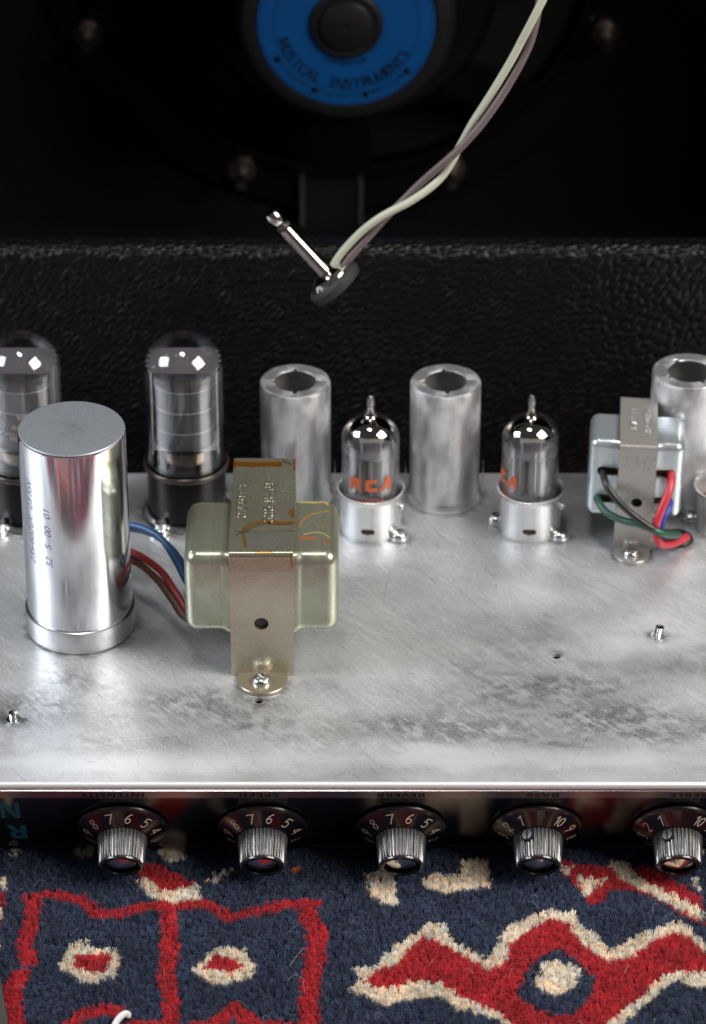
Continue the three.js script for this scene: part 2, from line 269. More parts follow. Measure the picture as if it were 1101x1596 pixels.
// ---------------------------------------------------------------- loudspeaker
{
  const cx = -2.6, cy = 106, zb = -292, t = thing('loudspeaker', 'black loudspeaker with a blue label on its magnet inside the cabinet', 'loudspeaker', [cx, cy, zb]);
  const toZ = (g) => { g.rotateX(Math.PI / 2); return g; };          // lathe axis y becomes z (towards the camera)
  const dark = std([0.008, 0.008, 0.009], 0.28, 0, { clearcoat: 0.4 }), frame = [];
  frame.push(toZ(lathe([[111, 1], [130, 1], [131, 2], [131, 4], [129, 5], [112, 5], [110, 12], [106, 16], [104, 16], [108, 4], [111, 1]], 96)));
  part('basket_rim', frame, dark, t);
  for (let k = 0; k < 8; k++) { const a = (k + 0.5) / 8 * Math.PI * 2 + Math.PI / 8; const s = new THREE.Shape(); s.moveTo(107, -11); s.lineTo(107, 11); s.lineTo(58, 8); s.lineTo(58, -8); s.closePath(); const g = new THREE.ExtrudeGeometry(s, { depth: 2, bevelEnabled: true, bevelSize: 0.8, bevelThickness: 0.8, bevelSegments: 2 }); const p = g.attributes.position; for (let i = 0; i < p.count; i++) { const q = (107 - p.getX(i)) / 49; p.setZ(i, p.getZ(i) + 12 + q * 40); } g.computeVertexNormals(); g.rotateZ(a); part('basket_leg', g, dark, t); }
  part('cone', toZ(lathe([[104, 6], [30, 42]], 64)), std([0.01, 0.01, 0.01], 0.9), t);
  part('rear_ring', toZ(lathe([[20, 50], [60, 50], [62, 52], [62, 56], [58, 62], [48, 66], [40, 66]], 80)), dark, t);
  part('magnet', toZ(lathe([[30, 66], [42, 66], [43.5, 68], [43.5, 92], [41.5, 95.5], [38.5, 96.8], [36.4, 96.9], [36, 96.3], [0, 96.3]], 80)), std([0.022, 0.022, 0.025], 0.4, 0.2), t);
  const lab = canvasTex(1024, 1024, (x, w) => {
    x.fillStyle = 'rgb(0,98,178)'; x.fillRect(0, 0, w, w); const c = w / 2, R = w / 2; x.fillStyle = 'rgb(2,14,30)'; x.textAlign = 'center'; x.textBaseline = 'middle';
    const arc = (s, r, size, a0, a1, bold = 'bold') => { x.font = `${bold} ${size}px sans-serif`; [...s].forEach((ch, i) => { const a = a0 + (a1 - a0) * i / (s.length - 1); x.save(); x.translate(c + Math.sin(a) * r, c + Math.cos(a) * r); x.rotate(-a); x.fillText(ch, 0, 0); x.restore(); }); };
    arc('MUSICAL INSTRUMENTS', R * 0.735, 88, -1.24, 1.05);
    arc('CORPORATION', R * 0.485, 44, -0.5, 0.4);
    for (const a of [-1.06, -0.42, 0.24, 0.86]) { x.save(); x.translate(c + Math.sin(a) * R * 0.89, c + Math.cos(a) * R * 0.89); x.rotate(-a); x.fillRect(-19, -19, 38, 38); x.restore(); }
    arc('SPEAKERS', R * 0.885, 40, -0.96, -0.52); arc('CABINETS', R * 0.885, 40, -0.33, 0.14); arc('AMPLIFIER', R * 0.885, 40, 0.33, 0.77);
    x.strokeStyle = 'rgb(4,24,48)'; x.lineWidth = 4; for (const q of [0.965, 0.81]) { x.beginPath(); x.arc(c, c, R * q, 0, 7); x.stroke(); }
  });
  const ring = new THREE.RingGeometry(14, 35.4, 80, 1); ring.translate(0, 0, 97.2);
  { const p = ring.attributes.position, uv = ring.attributes.uv; for (let i = 0; i < p.count; i++) uv.setXY(i, 0.5 + p.getX(i) / 71.2, 0.5 + p.getY(i) / 71.2); }
  part('label', ring, std([0.72, 0.72, 0.72], 0.5, 0, { map: lab }), t);
  part('pole_cap', toZ(lathe([[14.6, 96.5], [14.4, 98.6], [13.2, 99.2], [10.8, 98.8], [10.2, 100.6], [9.6, 101], [1.4, 101], [1, 100], [0, 100]], 48)), std([0.02, 0.02, 0.022], 0.4, 0.2), t);
  for (let k = 0; k < 8; k++) { const a = (k + 0.5) / 8 * Math.PI * 2, b = part('mounting_bolt', [toZ(cyl(6, 6, 1.2, 0, 0, 0, 24)), toZ(cyl(4.4, 4.4, 4.4, 0, 3, 0, 6)), toZ(cyl(2.1, 2.1, 14, 0, 9, 0, 16))], std([0.6, 0.52, 0.47], 0.3, 1), t); b.position.set(Math.cos(a) * 119 * MM, Math.sin(a) * 119 * MM, 6 * MM); }
}
// ---------------------------------------------------------------- chassis
const TILT = 26 * Math.PI / 180, EZ = 167.3;
const panelN = new THREE.Vector3(0, -Math.sin(TILT), Math.cos(TILT)), panelUp = new THREE.Vector3(0, Math.cos(TILT), Math.sin(TILT));
const onPanel = (x, s, h) => new THREE.Vector3(x, -s * Math.cos(TILT) - h * Math.sin(TILT), EZ - s * Math.sin(TILT) + h * Math.cos(TILT));
const chassis = thing('amplifier_chassis', 'scuffed aluminium amplifier chassis with tubes and transformers lying on the rug', 'amplifier chassis', [0, 0, 0]);
{
  const W = 1400, H = 972, X0 = -140, SX = 280, Z0 = -27, SZ = 194.3;
  const dark = [[31, 134, 42, 9, 1], [86, 129, 34, 12, 1], [66, 112, 30, 9, 0.7], [98, 136, 20, 7, 1], [40, 118, 26, 5, 0.5], [-48, 122, 30, 10, 1], [-33, 133, 18, 6, 0.8], [-110, 124, 16, 13, 0.9], [-97, 107, 10, 8, 0.75], [-12, 112, 9, 6, 0.5], [14, 136, 28, 6, 0.7], [-64, 131, 13, 7, 0.5], [108, 138, 20, 6, 0.8], [60, 141, 30, 4, 0.5]];
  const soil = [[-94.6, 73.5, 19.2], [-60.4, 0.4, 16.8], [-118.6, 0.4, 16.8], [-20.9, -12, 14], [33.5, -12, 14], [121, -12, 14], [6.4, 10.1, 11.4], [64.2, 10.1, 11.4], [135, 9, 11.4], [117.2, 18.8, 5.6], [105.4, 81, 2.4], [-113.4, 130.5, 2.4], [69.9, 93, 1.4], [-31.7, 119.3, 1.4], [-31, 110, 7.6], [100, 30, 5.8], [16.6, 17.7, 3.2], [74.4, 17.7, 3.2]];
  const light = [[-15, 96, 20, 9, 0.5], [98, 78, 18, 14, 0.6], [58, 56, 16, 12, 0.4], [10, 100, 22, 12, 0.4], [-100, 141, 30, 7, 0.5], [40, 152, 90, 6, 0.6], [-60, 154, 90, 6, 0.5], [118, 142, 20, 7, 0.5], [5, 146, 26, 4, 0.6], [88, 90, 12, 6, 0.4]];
  const ca = Math.cos(0.86), sa = Math.sin(0.86);
  const scr = []; for (let i = 0; i < 2600; i++) { const x = rr(-140, 140), z = rr(-27, 165), a = rnd() < 0.6 ? 0.86 + rr(-0.25, 0.25) : rr(0, 3.14), L = rr(1, 9) * (rnd() < 0.05 ? 3 : 1); scr.push([x, z, x + Math.cos(a) * L, z + Math.sin(a) * L, rr(0.12, 0.5) * (rnd() < 0.45 ? -1 : 1)]); }
  scr.push([3, 115, 13, 118.5, 0.8], [92, 134.5, 109, 136.8, 1], [84, 133, 92, 133.6, 0.6], [-10, 134, 14, 125, 0.3], [30, 40, 75, 110, -0.35], [-6, 48, 18, 80, -0.3]);
  const scrMap = new Float32Array(W * H);
  for (const [x0, z0, x1, z1, s] of scr) { const n = Math.ceil(Math.hypot(x1 - x0, z1 - z0) / 0.12); for (let k = 0; k <= n; k++) { const q = k / n, x = x0 + (x1 - x0) * q, z = z0 + (z1 - z0) * q + Math.sin(q * 3) * 0.5, i = Math.round((x - X0) / SX * W), j = Math.round((z - Z0) / SZ * H); if (i >= 0 && i < W && j >= 0 && j < H) scrMap[j * W + i] = s * (0.5 + 0.5 * Math.sin(q * 3.14)); } }
  const tone = new Float32Array(W * H), rough = new Float32Array(W * H);
  for (let j = 0; j < H; j++) for (let i = 0; i < W; i++) {
    const x = X0 + i / W * SX, z = Z0 + j / H * SZ, wx = x + 8 * (fbm(x * 0.08, z * 0.08, 3) - 0.5), wz = z + 8 * (fbm(x * 0.08 + 40, z * 0.08, 3) - 0.5);
    const along = x * ca + z * sa, across = -x * sa + z * ca + 1.5 * (vn(x * 0.03, z * 0.03) - 0.5);
    const brushed = (vn(along * 0.06, across * 2.6) * 0.4 + vn(along * 0.14, across * 6) * 0.6) * sstep(0.25, 0.65, fbm(x * 0.03 + 5, z * 0.04, 3)) + 0.25;
    const front = sstep(143, 156, z + 3 * fbm(x * 0.1, z * 0.1, 3)), brushF = vn(x * 0.06, z * 5.5) * 0.6 + vn(x * 0.2, z * 9) * 0.4;
    const cloud = fbm(x * 0.035, z * 0.05, 4), grain = vn(x * 5, z * 5);
    let t = 0.67 + 0.36 * (cloud - 0.5) + (1 - front) * 0.26 * (brushed - 0.5) + front * (0.08 + 0.12 * (brushF - 0.5)) + 0.17 * (grain - 0.5) + 0.18 * (vn(along * 0.5, across * 14) - 0.5) * (1 - front), r = 0.46 + 0.12 * (cloud - 0.5) + 0.06 * (brushed - 0.5);
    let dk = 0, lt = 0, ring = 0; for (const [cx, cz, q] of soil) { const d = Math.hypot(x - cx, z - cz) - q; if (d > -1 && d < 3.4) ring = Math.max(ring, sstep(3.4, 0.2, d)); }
    for (const [cx, cz, rx, rz, s] of dark) { const d = Math.hypot((wx - cx) / rx, (wz - cz) / rz); if (d < 1.5) dk = Math.max(dk, s * sstep(1.35, 0.3, d)); }
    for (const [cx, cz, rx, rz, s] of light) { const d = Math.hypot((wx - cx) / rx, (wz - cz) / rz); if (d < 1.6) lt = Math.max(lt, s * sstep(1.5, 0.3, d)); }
    const mott = fbm(x * 0.28 + 9, z * 0.36, 4), speck = vn(x * 2.6 + 5, z * 3.4) * 0.55 + vn(x * 6, z * 7) * 0.45;
    const dd = dk * sstep(0.3, 0.62, mott * 0.7 + 0.3 * vn(along * 0.22, across * 1.1)) * (0.42 + 0.58 * sstep(0.6, 0.36, speck));
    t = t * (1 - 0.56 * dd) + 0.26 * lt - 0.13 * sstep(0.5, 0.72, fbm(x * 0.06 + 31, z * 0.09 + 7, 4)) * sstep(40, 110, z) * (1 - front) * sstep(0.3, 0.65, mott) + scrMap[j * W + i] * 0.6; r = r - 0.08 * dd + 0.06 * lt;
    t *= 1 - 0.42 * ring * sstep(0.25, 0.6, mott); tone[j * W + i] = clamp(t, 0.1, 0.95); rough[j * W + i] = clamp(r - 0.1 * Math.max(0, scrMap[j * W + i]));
  }
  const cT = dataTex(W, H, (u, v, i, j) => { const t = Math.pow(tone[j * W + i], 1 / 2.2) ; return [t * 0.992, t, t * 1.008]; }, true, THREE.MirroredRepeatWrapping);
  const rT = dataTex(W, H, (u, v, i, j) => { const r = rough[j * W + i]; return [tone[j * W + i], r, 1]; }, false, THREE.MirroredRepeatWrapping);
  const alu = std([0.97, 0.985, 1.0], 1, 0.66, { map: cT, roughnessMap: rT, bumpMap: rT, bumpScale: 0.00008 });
  M.alu = alu;
  // top sheet with its drilled holes; shape is in (x, -z)
  const s = new THREE.Shape(), r = 1.5, zf = EZ - (1.438 * r + 0.02) / 0.899; s.moveTo(-300, 27); s.lineTo(300, 27); s.lineTo(300, -zf); s.lineTo(-300, -zf); s.closePath();
  for (const [x, z, q] of [[69.9, 93, 1.5], [-31.7, 119.3, 1.55], [117.2, 18.8, 4.4]]) { const h = new THREE.Path(); h.absarc(x, -z, q, 0, Math.PI * 2); s.holes.push(h); }
  const g = new THREE.ExtrudeGeometry(s, { depth: 1.2, bevelEnabled: false, curveSegments: 20 }); g.rotateX(-Math.PI / 2); g.translate(0, -1.2, 0);
  const setUV = (g) => { const p = g.attributes.position, uv = new Float32Array(p.count * 2); for (let i = 0; i < p.count; i++) { uv[2 * i] = (p.getX(i) - X0) / SX; uv[2 * i + 1] = (p.getZ(i) - Z0 + Math.min(0, p.getY(i)) * -1) / SZ; } g.setAttribute('uv', new THREE.BufferAttribute(uv, 2)); return g; };
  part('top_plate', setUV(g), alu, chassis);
  // bent front edge and the sloping apron under it
  const prof = []; const c = [-r, zf]; for (let k = 0; k <= 10; k++) { const a = Math.PI / 2 - k / 10 * (Math.PI / 2 + TILT); prof.push([c[0] + r * Math.sin(a), c[1] + r * Math.cos(a)]); }
  const sEnd = 43, lp = prof[prof.length - 1], L = 41; prof.push([lp[0] - L * Math.cos(TILT), lp[1] - L * Math.sin(TILT)]);
  const e = prof[prof.length - 1]; prof.push([e[0] - 0.6, e[1] - 1.0], [e[0] - 0.6, e[1] - 16]);
  const P = [], UV = []; for (const x of [-300, 300]) for (const q of prof) { P.push(x, q[0], q[1]); UV.push((x - X0) / SX, (q[1] - Z0 - q[0]) / SZ); }
  const I = [], n = prof.length; for (let k = 0; k + 1 < n; k++) I.push(k, k + 1, n + k, n + k, k + 1, n + k + 1);
  let fg = new THREE.BufferGeometry(); fg.setAttribute('position', new THREE.Float32BufferAttribute(P, 3)); fg.setAttribute('uv', new THREE.Float32BufferAttribute(UV, 2)); fg.setIndex(I); fg.computeVertexNormals(); fg = toCreasedNormals(fg, 0.5);
  part('front_edge', fg, std([0.92, 0.93, 0.94], 0.5, 0.75), chassis);
  part('back_wall', box(600, 38, 1.2, 0, -20.3, -26.3, 0.2), alu, chassis); part('end_wall', box(1.2, 38, 150, -299, -20.3, 50, 0.2), alu, chassis); part('end_wall', box(1.2, 38, 150, 299, -20.3, 50, 0.2), alu, chassis);
  // polished control panel
  const face = (x0, x1, s0, s1, h, th) => { const g = new THREE.BoxGeometry(x1 - x0, s1 - s0, th); const m = new THREE.Matrix4().makeBasis(new THREE.Vector3(1, 0, 0), panelUp, panelN); m.setPosition(onPanel((x0 + x1) / 2, (s0 + s1) / 2, h + th / 2)); g.applyMatrix4(m); return g; };
  const hazeR = dataTex(256, 64, (u, v) => { const q = 0.6 + 0.8 * fbm(u * 14, v * 3, 4) * 0.6 + 0.15 * vn(u * 3, v * 60); return [1, clamp(q), 1]; });
  const pan = part('control_panel', face(-290, 290, 2.5, 42, -0.2, 0.8), std([0.24, 0.225, 0.23], 0.2, 1, { roughnessMap: hazeR }), chassis);
  part('panel_border', face(-290, 290, 2.45, 6.95, 0.6, 0.06), std([0.62, 0.5, 0.52], 0.34, 1), pan);
  part('printed_line', face(-290, 290, 7.0, 7.3, 0.6, 0.08), std([0.5, 0.52, 0.55], 0.3, 1), pan);
  const ink = std([0.004, 0.004, 0.004], 0.5), cyan = std([0.01, 0.17, 0.24], 0.45);
  const flip = new THREE.Matrix4().makeBasis(new THREE.Vector3(-1, 0, 0), panelUp.clone().negate(), panelN);
  const word = (txt, x, s, w, h, mat, name) => { const g = textGeo(txt, 10, 0.04); const b = g.boundingBox; g.scale(w / (b.max.x - b.min.x), h / (b.max.y - b.min.y), 1); const m = flip.clone(); m.setPosition(onPanel(x, s, s < 7 ? 0.665 : 0.605)); g.applyMatrix4(m); return part(name, g, mat, pan); };
  word('INTENSITY', -78.5, 5.2, 21, 2.7, ink, 'lettering'); word('SPEED', -30.7, 5.2, 13, 2.7, ink, 'lettering'); word('REVERB', 15.6, 5.2, 15.6, 2.7, ink, 'lettering'); word('BASS', 62, 5.2, 10.6, 2.7, ink, 'lettering'); word('TREBLE', 111, 5.2, 15, 2.7, ink, 'lettering');
  word('N', -113, 16.2, 6.4, 11, cyan, 'logo_letter'); word('R', -112, 32, 6.6, 9.5, cyan, 'logo_letter'); word('I', -119.6, 32, 3.4, 9.5, cyan, 'logo_letter');
  // grommet where the small transformer's leads go through
  part('grommet', [lathe([[3.1, -1.5], [2.9, 0.4], [3.6, 1.7], [4.8, 1.7], [5.6, 0.9], [5.7, 0.05]], 40, 1).translate(117.2, 0, 18.8)], M.rubber, chassis);
  part('grommet_hole', cyl(4.3, 4.3, 0.4, 117.2, -1.6, 18.8), M.hole, chassis);
  const stud = (x, z, tx, h) => { const pts = [[0, h]]; for (let y = h - 0.3; y > 0.6; y -= 0.45) pts.push([1.45, y], [1.15, y - 0.22]); pts.push([1.5, 0.5], [2.5, 0.45], [2.6, 0.02]); const g = lathe(pts, 20, 0.3); g.rotateZ(tx); g.translate(x, 0, z); return part('threaded_stud', g, M.zinc, chassis); };
  stud(105.4, 81, -0.16, 4.6); stud(-113.4, 130.5, 0.05, 3.4);
}
// a pan head screw with a cross recess, in millimetres, base at y = 0
const screwGeo = (() => { let h = lathe([[3.25, 0], [3.3, 0.7], [3.0, 1.5], [2.3, 2.1], [1.2, 2.4], [0, 2.45]], 28, 1); h = mergeGeometries([h.index ? h.toNonIndexed() : h]); const b1 = new THREE.BoxGeometry(3.6, 2.4, 0.75).toNonIndexed(), b2 = new THREE.BoxGeometry(0.75, 2.4, 3.6).toNonIndexed(); b1.translate(0, 2.3, 0); b2.translate(0, 2.3, 0); const closed = new THREE.CylinderGeometry(3.25, 3.25, 0.01, 28); 
  let base = new THREE.LatheGeometry([[0, 0], [3.25, 0], [3.3, 0.7], [3.0, 1.5], [2.3, 2.1], [1.2, 2.4], [0, 2.45]].map((p) => new THREE.Vector2(...p)), 28);
  return toCreasedNormals(cut(base, b1.rotateY(0.5), b2.rotateY(0.5)), 0.7); })();
const screw = (parent, x, y, z, s = 1, turn = 0, name = 'screw') => { const g = screwGeo.clone(); g.scale(s, s, s); g.rotateY(turn); g.translate(x, y, z); return part(name, g, M.zinc, parent); };

// ---------------------------------------------------------------- control knobs
{
  const digits = { 1: [[[-0.28, 0.3], [0.02, 0.5], [0.02, -0.5]]], 2: [[[-0.3, 0.25], [-0.2, 0.46], [0.05, 0.5], [0.27, 0.38], [0.28, 0.16], [0.1, -0.1], [-0.3, -0.48], [0.34, -0.48]]], 3: [[[-0.28, 0.4], [0, 0.5], [0.26, 0.36], [0.2, 0.1], [-0.06, 0.02], [0.24, -0.1], [0.3, -0.32], [0.05, -0.5], [-0.3, -0.4]]], 4: [[[0.18, -0.5], [0.18, 0.5], [-0.34, -0.18], [0.36, -0.18]]], 5: [[[0.3, 0.5], [-0.18, 0.5], [-0.26, 0.06], [0.05, 0.14], [0.3, -0.06], [0.28, -0.34], [0.02, -0.5], [-0.3, -0.42]]], 6: [[[0.2, 0.5], [-0.12, 0.22], [-0.3, -0.14], [-0.2, -0.42], [0.04, -0.5], [0.27, -0.36], [0.26, -0.08], [0.04, 0.04], [-0.22, -0.08]]], 7: [[[-0.32, 0.48], [0.34, 0.48], [0.02, -0.5]]], 8: [[[0, 0.04], [-0.24, 0.2], [-0.2, 0.42], [0, 0.5], [0.22, 0.42], [0.24, 0.2], [0, 0.04], [-0.28, -0.14], [-0.28, -0.38], [0, -0.5], [0.28, -0.38], [0.28, -0.14], [0, 0.04]]], 9: [[[-0.2, -0.5], [0.12, -0.22], [0.3, 0.14], [0.2, 0.42], [-0.04, 0.5], [-0.27, 0.36], [-0.26, 0.08], [-0.04, -0.04], [0.22, 0.08]]], 10: [[[-0.5, 0.3], [-0.26, 0.5], [-0.26, -0.5]], [[0.26, 0.5], [0.02, 0.28], [0.02, -0.28], [0.26, -0.5], [0.5, -0.28], [0.5, 0.28], [0.26, 0.5]]] };
  const dial = canvasTex(2048, 180, (x, w, h) => {
    x.fillStyle = 'rgb(14,12,12)'; x.fillRect(0, 0, w, h); x.strokeStyle = 'rgb(214,196,172)'; x.lineWidth = 12; x.lineCap = x.lineJoin = 'round';
    for (let n = 1; n <= 10; n++) { const a = (-32.6 * (n - 1) + 720) % 360; for (const off of [-w, 0, w]) for (const st of digits[n]) { x.beginPath(); st.forEach(([u, v], i) => { const px = a / 360 * w + off + u * 88 + v * 14, py = h * 0.5 - v * 104; i ? x.lineTo(px, py) : x.moveTo(px, py); }); x.stroke(); } }
  });
  const t = thing('control_knob', 'black skirted knob under INTENSITY, leftmost, pointing between 6 and 7', 'knob', [0, 0, 0], 'skirted knobs on the control panel');
  const dg = new THREE.LatheGeometry([new THREE.Vector2(14.1, 1.75), new THREE.Vector2(8.7, 4.9)], 96); { const uv = dg.attributes.uv; for (let i = 0; i < uv.count; i++) uv.setXY(i, 1 - uv.getX(i), 1 - uv.getY(i)); }
  { // lathe outward normals
    const nn = dg.attributes.normal; if (nn.getY(0) < 0) for (let i = 0; i < nn.count; i++) nn.setXYZ(i, -nn.getX(i), -nn.getY(i), -nn.getZ(i)); }
  part('dial', dg, std([1, 1, 1], 0.22, 0, { map: dial, clearcoat: 0.5, clearcoatRoughness: 0.08, side: THREE.DoubleSide }), t);
  part('skirt', lathe([[0, 0.2], [14.6, 0.2], [15, 0.6], [14.9, 1.2], [14.1, 1.76]], 96, 0.4), M.black, t);
  const FL = 38, SUB = 8, hs = [4.2, 4.9, 6, 9, 12, 14.3, 15.0], P = [], I = [], C = FL * SUB;
  hs.forEach((h, k) => { const R = 8.5 - 1.0 * (h - 4.2) / 10.8; for (let i = 0; i <= C; i++) { const a = i / C * Math.PI * 2, q = Math.abs((i % SUB) / SUB - 0.5) * 2, d = (k === hs.length - 1 ? 0.5 : 0.0) + 0.6 * Math.pow(1 - q, 1.2); P.push((R - d) * Math.sin(a), h, (R - d) * Math.cos(a)); } });
  for (let k = 0; k + 1 < hs.length; k++) for (let i = 0; i < C; i++) { const o = k * (C + 1) + i; I.push(o, o + 1, o + C + 1, o + 1, o + C + 2, o + C + 1); }
  const fg = new THREE.BufferGeometry(); fg.setAttribute('position', new THREE.Float32BufferAttribute(P, 3)); fg.setIndex(I); fg.computeVertexNormals();
  part('fluted_body', fg, std([0.06, 0.06, 0.062], 0.2, 0.25, { clearcoat: 1, clearcoatRoughness: 0.05 }), t);
  part('end_rim', lathe([[7.1, 14.6], [7.0, 15.2], [6.5, 15.5], [5.7, 15.4], [5.6, 14.9]], 64, 0.5), M.black, t);
  part('metal_cap', lathe([[5.7, 14.0], [4.2, 14.45], [2.0, 15.15], [0.7, 15.5], [0, 15.6]], 64, 1), std([0.78, 0.75, 0.74], 0.16, 1), t);
  const ss = part('set_screw', cut(new THREE.CylinderGeometry(1.75, 1.75, 1.6, 28), new THREE.BoxGeometry(0.55, 1, 4).translate(0, 0.8, 0)).rotateX(Math.PI / 2).translate(0, 7.2, 8.0), std([0.4, 0.4, 0.41], 0.25, 1), t);
  part('screw_recess', new THREE.CylinderGeometry(2.15, 2.15, 1.2, 28).rotateX(Math.PI / 2).translate(0, 7.2, 8.05), M.hole, ss);
  ss.rotation.y = -0.05;
  const basis = new THREE.Matrix4().makeBasis(new THREE.Vector3(-1, 0, 0), panelN, panelUp);
  const place = (o, x, a0) => { o.position.copy(onPanel(x, 27, 0.65).multiplyScalar(MM)); o.quaternion.setFromRotationMatrix(basis).multiply(new THREE.Quaternion().setFromAxisAngle(new THREE.Vector3(0, 1, 0), -a0 * Math.PI / 180)); };
  place(t, -76.4, 176);
  const L = [[-29.9, 176, 'black skirted knob under SPEED, second from the left, orange fleck in the rug beside it'], [15.9, 176.5, 'black skirted knob under REVERB, third from the left, above the cream rug shape'], [61.2, -30, 'black skirted knob under BASS showing its slotted set screw'], [107.4, -31, 'black skirted knob under TREBLE with visible set screw, cut by the right edge']];
  for (const [x, a, l] of L) place(copyOf(t, [0, 0, 0], l), x, a);
}
// ---------------------------------------------------------------- capacitor can
{
  const t = thing('capacitor_can', 'tall polished aluminium capacitor can with blue stamped numbers, beside the transformer', 'capacitor', [-94.6, 0, 73.5]);
  const ang = (a, w) => (a / 360 + 0.5) % 1 * w;
  const base = (x, w, h) => { x.fillStyle = 'rgb(232,233,236)'; x.fillRect(0, 0, w, h); for (let i = 0; i < 2600; i++) { const q = rnd(); x.fillStyle = `rgba(${q > 0.5 ? 255 : 150},${q > 0.5 ? 255 : 150},${q > 0.5 ? 255 : 155},${rr(0.03, 0.12)})`; x.fillRect(rnd() * w, rnd() * h, rr(1, 3), rr(10, 160)); } };
  const write = (x, w, h, f) => { // angle from the front in degrees, seen from above turning right; y in mm
    const line = (txt, a, yTop, yBot, px) => { x.save(); x.translate(ang(a, w), (1 - ((yTop + yBot) / 2 - 7) / 73) * h); x.rotate(-Math.PI / 2); x.font = `italic ${px}px sans-serif`; x.textAlign = 'center'; x.textBaseline = 'middle'; const m = x.measureText(txt).width; x.scale((yTop - yBot) / 73 * h / m, 1); x.fillStyle = f; x.fillText(txt, 0, 0); x.restore(); };
    line('32   5   00   01', -27, 57.5, 34, 60); line("235-602UY  '23 SSV", -51, 66, 33, 60);
  };
  const map = canvasTex(2048, 1024, (x, w, h) => { base(x, w, h); write(x, w, h, 'rgb(14,16,128)'); });
  const mr = canvasTex(2048, 1024, (x, w, h) => { x.fillStyle = 'rgb(0,54,255)'; x.fillRect(0, 0, w, h); for (let i = 0; i < 500; i++) { x.fillStyle = `rgba(0,${Math.floor(rr(30, 140))},255,0.10)`; x.beginPath(); x.ellipse(rnd() * w, rnd() * h, rr(6, 60), rr(20, 160), 0, 0, 7); x.fill(); } write(x, w, h, 'rgb(0,140,40)'); }, false);
  const side = new THREE.LatheGeometry([[18.2, 7], [18.2, 78.4], [17.95, 79.2]].map((p) => new THREE.Vector2(...p)), 128); { const uv = side.attributes.uv, p = side.attributes.position; for (let i = 0; i < uv.count; i++) uv.setXY(i, (uv.getX(i) + 0.5), clamp((p.getY(i) - 7) / 73)); }
  part('can_body', side, std([0.92, 0.92, 0.93], 0.62, 1, { map, roughnessMap: mr, metalnessMap: mr }), t);
  const spun = canvasTex(1024, 1024, (x, w) => { x.fillStyle = 'rgb(205,210,216)'; x.fillRect(0, 0, w, w); x.translate(w / 2, w / 2); for (let i = 0; i < 2600; i++) { const a = rnd() * 6.283 , r0 = Math.pow(rnd(), 1.2) * 470, L = rr(15, 130); x.strokeStyle = rnd() > 0.5 ? `rgba(232,236,240,${rr(0.05, 0.25)})` : `rgba(84,90,98,${rr(0.05, 0.25)})`; x.lineWidth = rr(1, 3); x.beginPath(); x.moveTo(Math.cos(a) * r0, Math.sin(a) * r0); x.lineTo(Math.cos(a + 0.08) * (r0 + L), Math.sin(a + 0.08) * (r0 + L)); x.stroke(); } for (let i = 0; i < 120; i++) { const a = rnd() * 6.283, r0 = rnd() * 480; x.fillStyle = `rgba(240,244,248,${rr(0.1, 0.5)})`; x.fillRect(Math.cos(a) * r0, Math.sin(a) * r0, rr(1, 8), rr(1, 4)); } });
  const top = lathe([[17.97, 79.2], [17.7, 79.65], [17.1, 79.7], [0, 79.55]], 96, 0.25); { const p = top.attributes.position, uv = top.attributes.uv; for (let i = 0; i < uv.count; i++) uv.setXY(i, 0.5 + p.getX(i) / 37, 0.5 + p.getZ(i) / 37); }
  part('can_top', top, std([0.84, 0.87, 0.9], 0.45, 0.72, { map: spun, bumpMap: spun, bumpScale: 0.00006 }), t);
  part('mounting_ring', lathe([[18.25, 8.6], [18.6, 9.0], [19.0, 8.8], [19.1, 8.2], [19.1, 1], [18.7, 0.15]], 96, 0.35), std([0.78, 0.78, 0.79], 0.3, 1, { map: smudge }), t);
}
